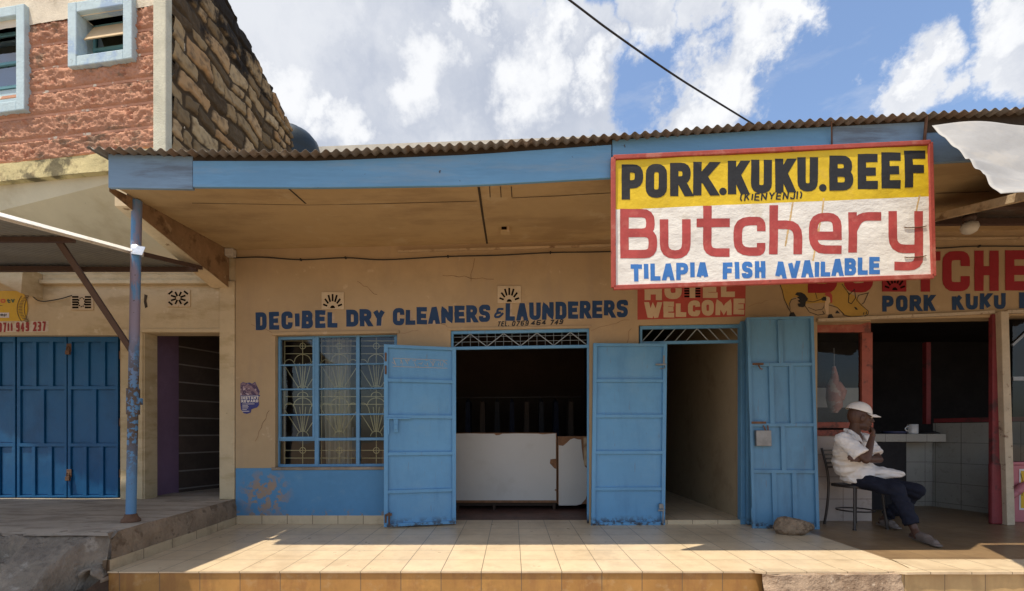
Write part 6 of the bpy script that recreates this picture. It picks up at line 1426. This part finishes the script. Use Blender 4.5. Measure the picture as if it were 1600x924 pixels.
hf = V((.955, -.25, -.12)).normalized(); hs = V((hf.y, -hf.x, 0)).normalized(); hu = hs.cross(hf) * 1.0
if hu.z < 0: hu = -hu
hf *= 1.16; hs *= 1.16; hu *= 1.16
B = BL()
# head: skull, face, jaw, nose, lips, ears, neck
B.ell(HEAD + hu * .025 - hf * .012, hf * .098, hs * .076, hu * .108)
B.ell(HEAD + hf * .040 - hu * .030, hf * .062, hs * .060, hu * .085); B.ell(HEAD + hf * .062 - hu * .092, hf * .035, hs * .036, hu * .03); B.ell(HEAD + hf * .03 - hu * .075, hf * .06, hs * .058, hu * .04)
B.cap(HEAD + hf * .092 + hu * .02, HEAD + hf * .113 - hu * .022, .012, .017); B.ell(HEAD + hf * .108 - hu * .026, hf * .014, hs * .021, hu * .011)
B.ell(HEAD + hf * .094 - hu * .054, hf * .014, hs * .026, hu * .008); B.ell(HEAD + hf * .092 - hu * .068, hf * .013, hs * .022, hu * .008); B.cap(HEAD + hf * .086 + hu * .034 + hs * .034, HEAD + hf * .086 + hu * .034 - hs * .034, .012, .012)
for q in (1, -1): B.ell(HEAD - hf * .008 + hs * .078 * q - hu * .008, hf * .02, hs * .010, hu * .034); B.ell(HEAD + hf * .066 + hs * .038 * q - hu * .018, hf * .024, hs * .022, hu * .022)
B.cap(HEAD - hf * .025 - hu * .06, NECK - Z * .03, .056, .064)
# trunk and limbs under the clothes
B.ell(CHE, rt * .165, fw * .10, Z * .18); B.ell(WAI, rt * .14, fw * .10, Z * .17); B.ell(PEL, rt * .15, fw * .11, Z * .10)
B.ell(NECK - Z * .05 + fw * .045, rt * .07, fw * .05, Z * .075)
for S, E, W in ((SH_R, EL_R, WR_R), (SH_L, EL_L, WR_L)):
    B.cap(S, E, .050, .041); m_ = E.lerp(W, .3); B.cap(E, m_, .041, .042); B.cap(m_, W, .042, .027, sq=None)
for H, K, A in ((HIP_R, KN_R, AN_R), (HIP_L, KN_L, AN_L)): B.cap(H, K, .07, .052); m_ = K.lerp(A, .3); B.cap(K, m_, .05, .053); B.cap(m_, A, .053, .034)
def hand(W, d, palm, curls, side, L=.095, spread=.019):
    "W wrist, d along the hand, palm = palm normal; curls: bend per finger; side = towards the thumb"
    d = V(d).normalized(); palm = (V(palm) - d * d.dot(V(palm))).normalized(); side = (V(side) - d * d.dot(V(side)) - palm * palm.dot(V(side))).normalized()
    k = W + d * L; B.cap(W, W + d * .03, .026, .028); B.ell(W + d * (L * .55), d * (L * .55), side * .042, palm * .017); 
    for i, (ln, cu) in enumerate(zip((.070, .078, .073, .058), curls)):
        b = k + side * (spread * (1.5 - i)) - d * (.004 * (i == 3) + .006); p = [b]; an = 0; dd = d
        for seg, kk in ((.44, .6), (.31, 1.0), (.25, .8)):
            an += cu * kk; dd = (d * math.cos(an) + palm * math.sin(an)); p.append(p[-1] + dd * ln * seg)
        B.chain([b - d * .02] + p, [.0105, .0105, .0095, .0088, .0078], n=8)
    tb = W + d * .03 + side * .030; p1 = tb + (side * .6 + d * .75 + palm * .25).normalized() * .038; p2 = p1 + (d * .9 + palm * .5 + side * .05).normalized() * .032; p3 = p2 + (d * .75 + palm * .7 - side * .15).normalized() * .024
    B.chain([W + d * .02 + side * .01, tb, p1, p2, p3], [.016, .0145, .0115, .0105, .009], n=8)
hand(WR_R, V((.42, .18, .88)), V((-.55, .55, .35)), (1.25, 1.3, 1.35, 1.4), V((.4, -.9, .1)), L=.085)
hand(WR_L, V((-.95, -.15, .12)), V((.1, .9, -.25)), (.45, .5, .55, .6), V((.05, .1, 1)), L=.085)
B.cap(AN_R, AN_R + V((-.03, -.06, -.05)), .036, .035); B.cap(AN_R + V((-.01, .02, -.055)), V((4.155, 4.50, .040)), .028, .022, sq=((0, 0, 1), 1.1)); B.cap(AN_L, AN_L + V((0, -.0, -.03)), .036, .034); B.cap(AN_L + V((0, .03, -.045)), AN_L + V((.02, -.13, -.050)), .028, .022)
B.fuse('body', M['skin'], MAN, .0055, 3)
# clothes
S = BL()
S.ell(CHE - rt * -.01, rt * .215, fw * .142, Z * .20); S.ell(CHE - fw * .02 - Z * .04, rt * .21, fw * .145, Z * .16); S.ell(WAI + V((-.03, .0, 0)), rt * .21, fw * .155, Z * .20)
S.ell(PEL + Z * .05 + V((-.01, 0, 0)), rt * .225, fw * .185, Z * .17)
S.cap(SH_R, SH_L, .066, .066); S.cap(NECK - Z * .02 - fw * .035, SH_R + Z * .012, .05, .058); S.cap(NECK - Z * .02 - fw * .035, SH_L + Z * .012, .05, .058)
e = SH_R.lerp(EL_R, .80); S.cap(SH_R, e, .080, .092, flat_b=True); e = SH_L.lerp(EL_L, .80); S.cap(SH_L, e, .076, .086, flat_b=True)
S.cap(PEL + fw * .08 + Z * .07 - rt * .06, PEL + fw * .33 - rt * .17 + Z * .065, .085, .042, sq=((0, 0, 1), 1.7))
def shirt_fold(c):
    n_ = .010 * noise.noise(V((c.x * 9, c.y * 9, c.z * 26))) + .006 * noise.noise(V((c.x * 22, c.y * 22, c.z * 40))) + .010 * math.sin(c.z * 70 + 6 * noise.noise(c * 6)) * max(0, min(1, (.86 - c.z) / .12)) * .8
    # open collar: pushed under the skin in a V at the throat
    q = c - NECK; f_ = q.dot(fw); r__ = abs(q.dot(rt)); 
    if f_ > .02 and q.z > -.20: 
        k = max(0, min(1, ((.02 + (q.z + .17) * .34) - r__) / .014)); n_ -= .055 * k
    return n_
shirt_o = S.fuse('shirt', M['shirt'], MAN, .008, 3, shirt_fold)
bm = bmesh.new(); bm.from_mesh(shirt_o.data)      # level hem over the seat
bmesh.ops.bisect_plane(bm, geom=bm.verts[:] + bm.edges[:] + bm.faces[:], plane_co=PEL - Z * .065, plane_no=(Z + fw * .10).normalized(), clear_inner=True); bm.to_mesh(shirt_o.data); bm.free()
sm0 = shirt_o.modifiers.new('solid', 'SOLIDIFY'); sm0.thickness = .005
S = BL()     # collar flaps
for q in (1, -1):
    P = [NECK + rt * q * .062 - fw * .055 + Z * .055, NECK + rt * q * .082 + fw * .01 + Z * .035, NECK + rt * q * .066 + fw * .075 - Z * .025, NECK + rt * q * .050 + fw * .115 - Z * .085]
    S.chain(P, [.020, .024, .026, .012], n=10, sq=((0, 0, 1), .42))
S.cap(NECK + rt * .062 - fw * .055 + Z * .055, NECK - rt * .062 - fw * .055 + Z * .055, .02, .02, sq=((0, 0, 1), .5)); S.fuse('collar', M['shirt'], MAN, .006, 3)
T = BL()
T.ell(PEL, rt * .175, fw * .135, Z * .105)
for H, K, A, r3 in ((HIP_R, KN_R, AN_R, .070), (HIP_L, KN_L, AN_L, .066)):
    T.cap(H, K, .098, .080); T.cap(K, K.lerp(A, .35), .079, .078); T.cap(K.lerp(A, .35), K.lerp(A, .86), .078, r3, flat_b=True)
T.fuse('trousers', M['trousers'], MAN, .009, 3, lambda c: .010 * noise.noise(V((c.x * 10, c.y * 14, c.z * 12))) + .005 * math.sin(c.z * 60 + c.x * 30 + 5 * noise.noise(c * 7)))
K_ = BL()
K_.ell(HEAD + hu * .050 - hf * .020, hf * .116, hs * .094, hu * .110); K_.ell(HEAD + hu * .025 - hf * .055, hf * .075, hs * .082, hu * .05)
cap_o = K_.fuse('cap', M['cap'], MAN, .007, 4)
bm = bmesh.new(); bm.from_mesh(cap_o.data)      # cut the dome off along the brow
pc = HEAD + hu * .044 + hf * .06; pn = (hu + hf * .22).normalized()
bmesh.ops.bisect_plane(bm, geom=bm.verts[:] + bm.edges[:] + bm.faces[:], plane_co=pc, plane_no=pn, clear_inner=True); bm.to_mesh(cap_o.data); bm.free()
sm_ = cap_o.modifiers.new('solid', 'SOLIDIFY'); sm_.thickness = .004
mb = MB(); vs = []; n = 16
for i in range(n + 1):
    a = -1.15 + 2.3 * i / n; ca, sa = math.cos(a), math.sin(a)
    b0_ = HEAD + hu * .042 + hf * (.092 * ca - .012) + hs * .088 * sa
    b1_ = b0_ + (hf * .092 - hu * .016) * max(.0, ca) ** .8 + hs * .004 * sa; mid = b0_.lerp(b1_, .5) + hu * .010
    vs += [b0_ + hu * .004 * abs(0), mid - hu * .020 * sa * sa, b1_ - hu * .022 * sa * sa]
mb.add(vs, [(3 * i + k, 3 * i + 3 + k, 3 * i + 4 + k, 3 * i + 1 + k) for i in range(n) for k in range(2)], True); mb.build('cap_brim', M['cap'], MAN, solid=.005)
for q in (1, -1):
    E = BL(); E.ell(HEAD + hf * .083 + hs * .033 * q + hu * .012, hf * .012, hs * .014, hu * .009, 12, 8); mb = E.mb; mb.sm = [True] * len(mb.f); mb.build('eye', M['eye'], MAN)
for nm, A, heel, toe in (('shoe', AN_R, AN_R + V((.0, .03, -.05)), V((4.15, 4.44, .04))), ('shoe', AN_L, AN_L + V((.0, .05, -.04)), AN_L + V((.02, -.18, -.045)))):
    F = BL(); m_ = heel.lerp(toe, .55); d = (toe - heel).normalized(); sd = d.cross(Z).normalized()
    F.cap(m_ - d * .06 + Z * .014, toe + Z * .004 - d * .03, .048, .030, sq=(tuple(sd), .95)); F.cap(m_ - d * .02 + Z * .004, toe - d * .02 - Z * .006, .047, .034, sq=(tuple(sd), .55)); F.cap(heel - Z * .022, toe - Z * .018, .038, .042, sq=(tuple(sd), .36)); F.cap(m_ - d * .03 + Z * .02, m_ + d * .02 + Z * .02, .046, .046, sq=(tuple(sd), .8))
    F.fuse(nm, M['shoe'], MAN, .006, 2)
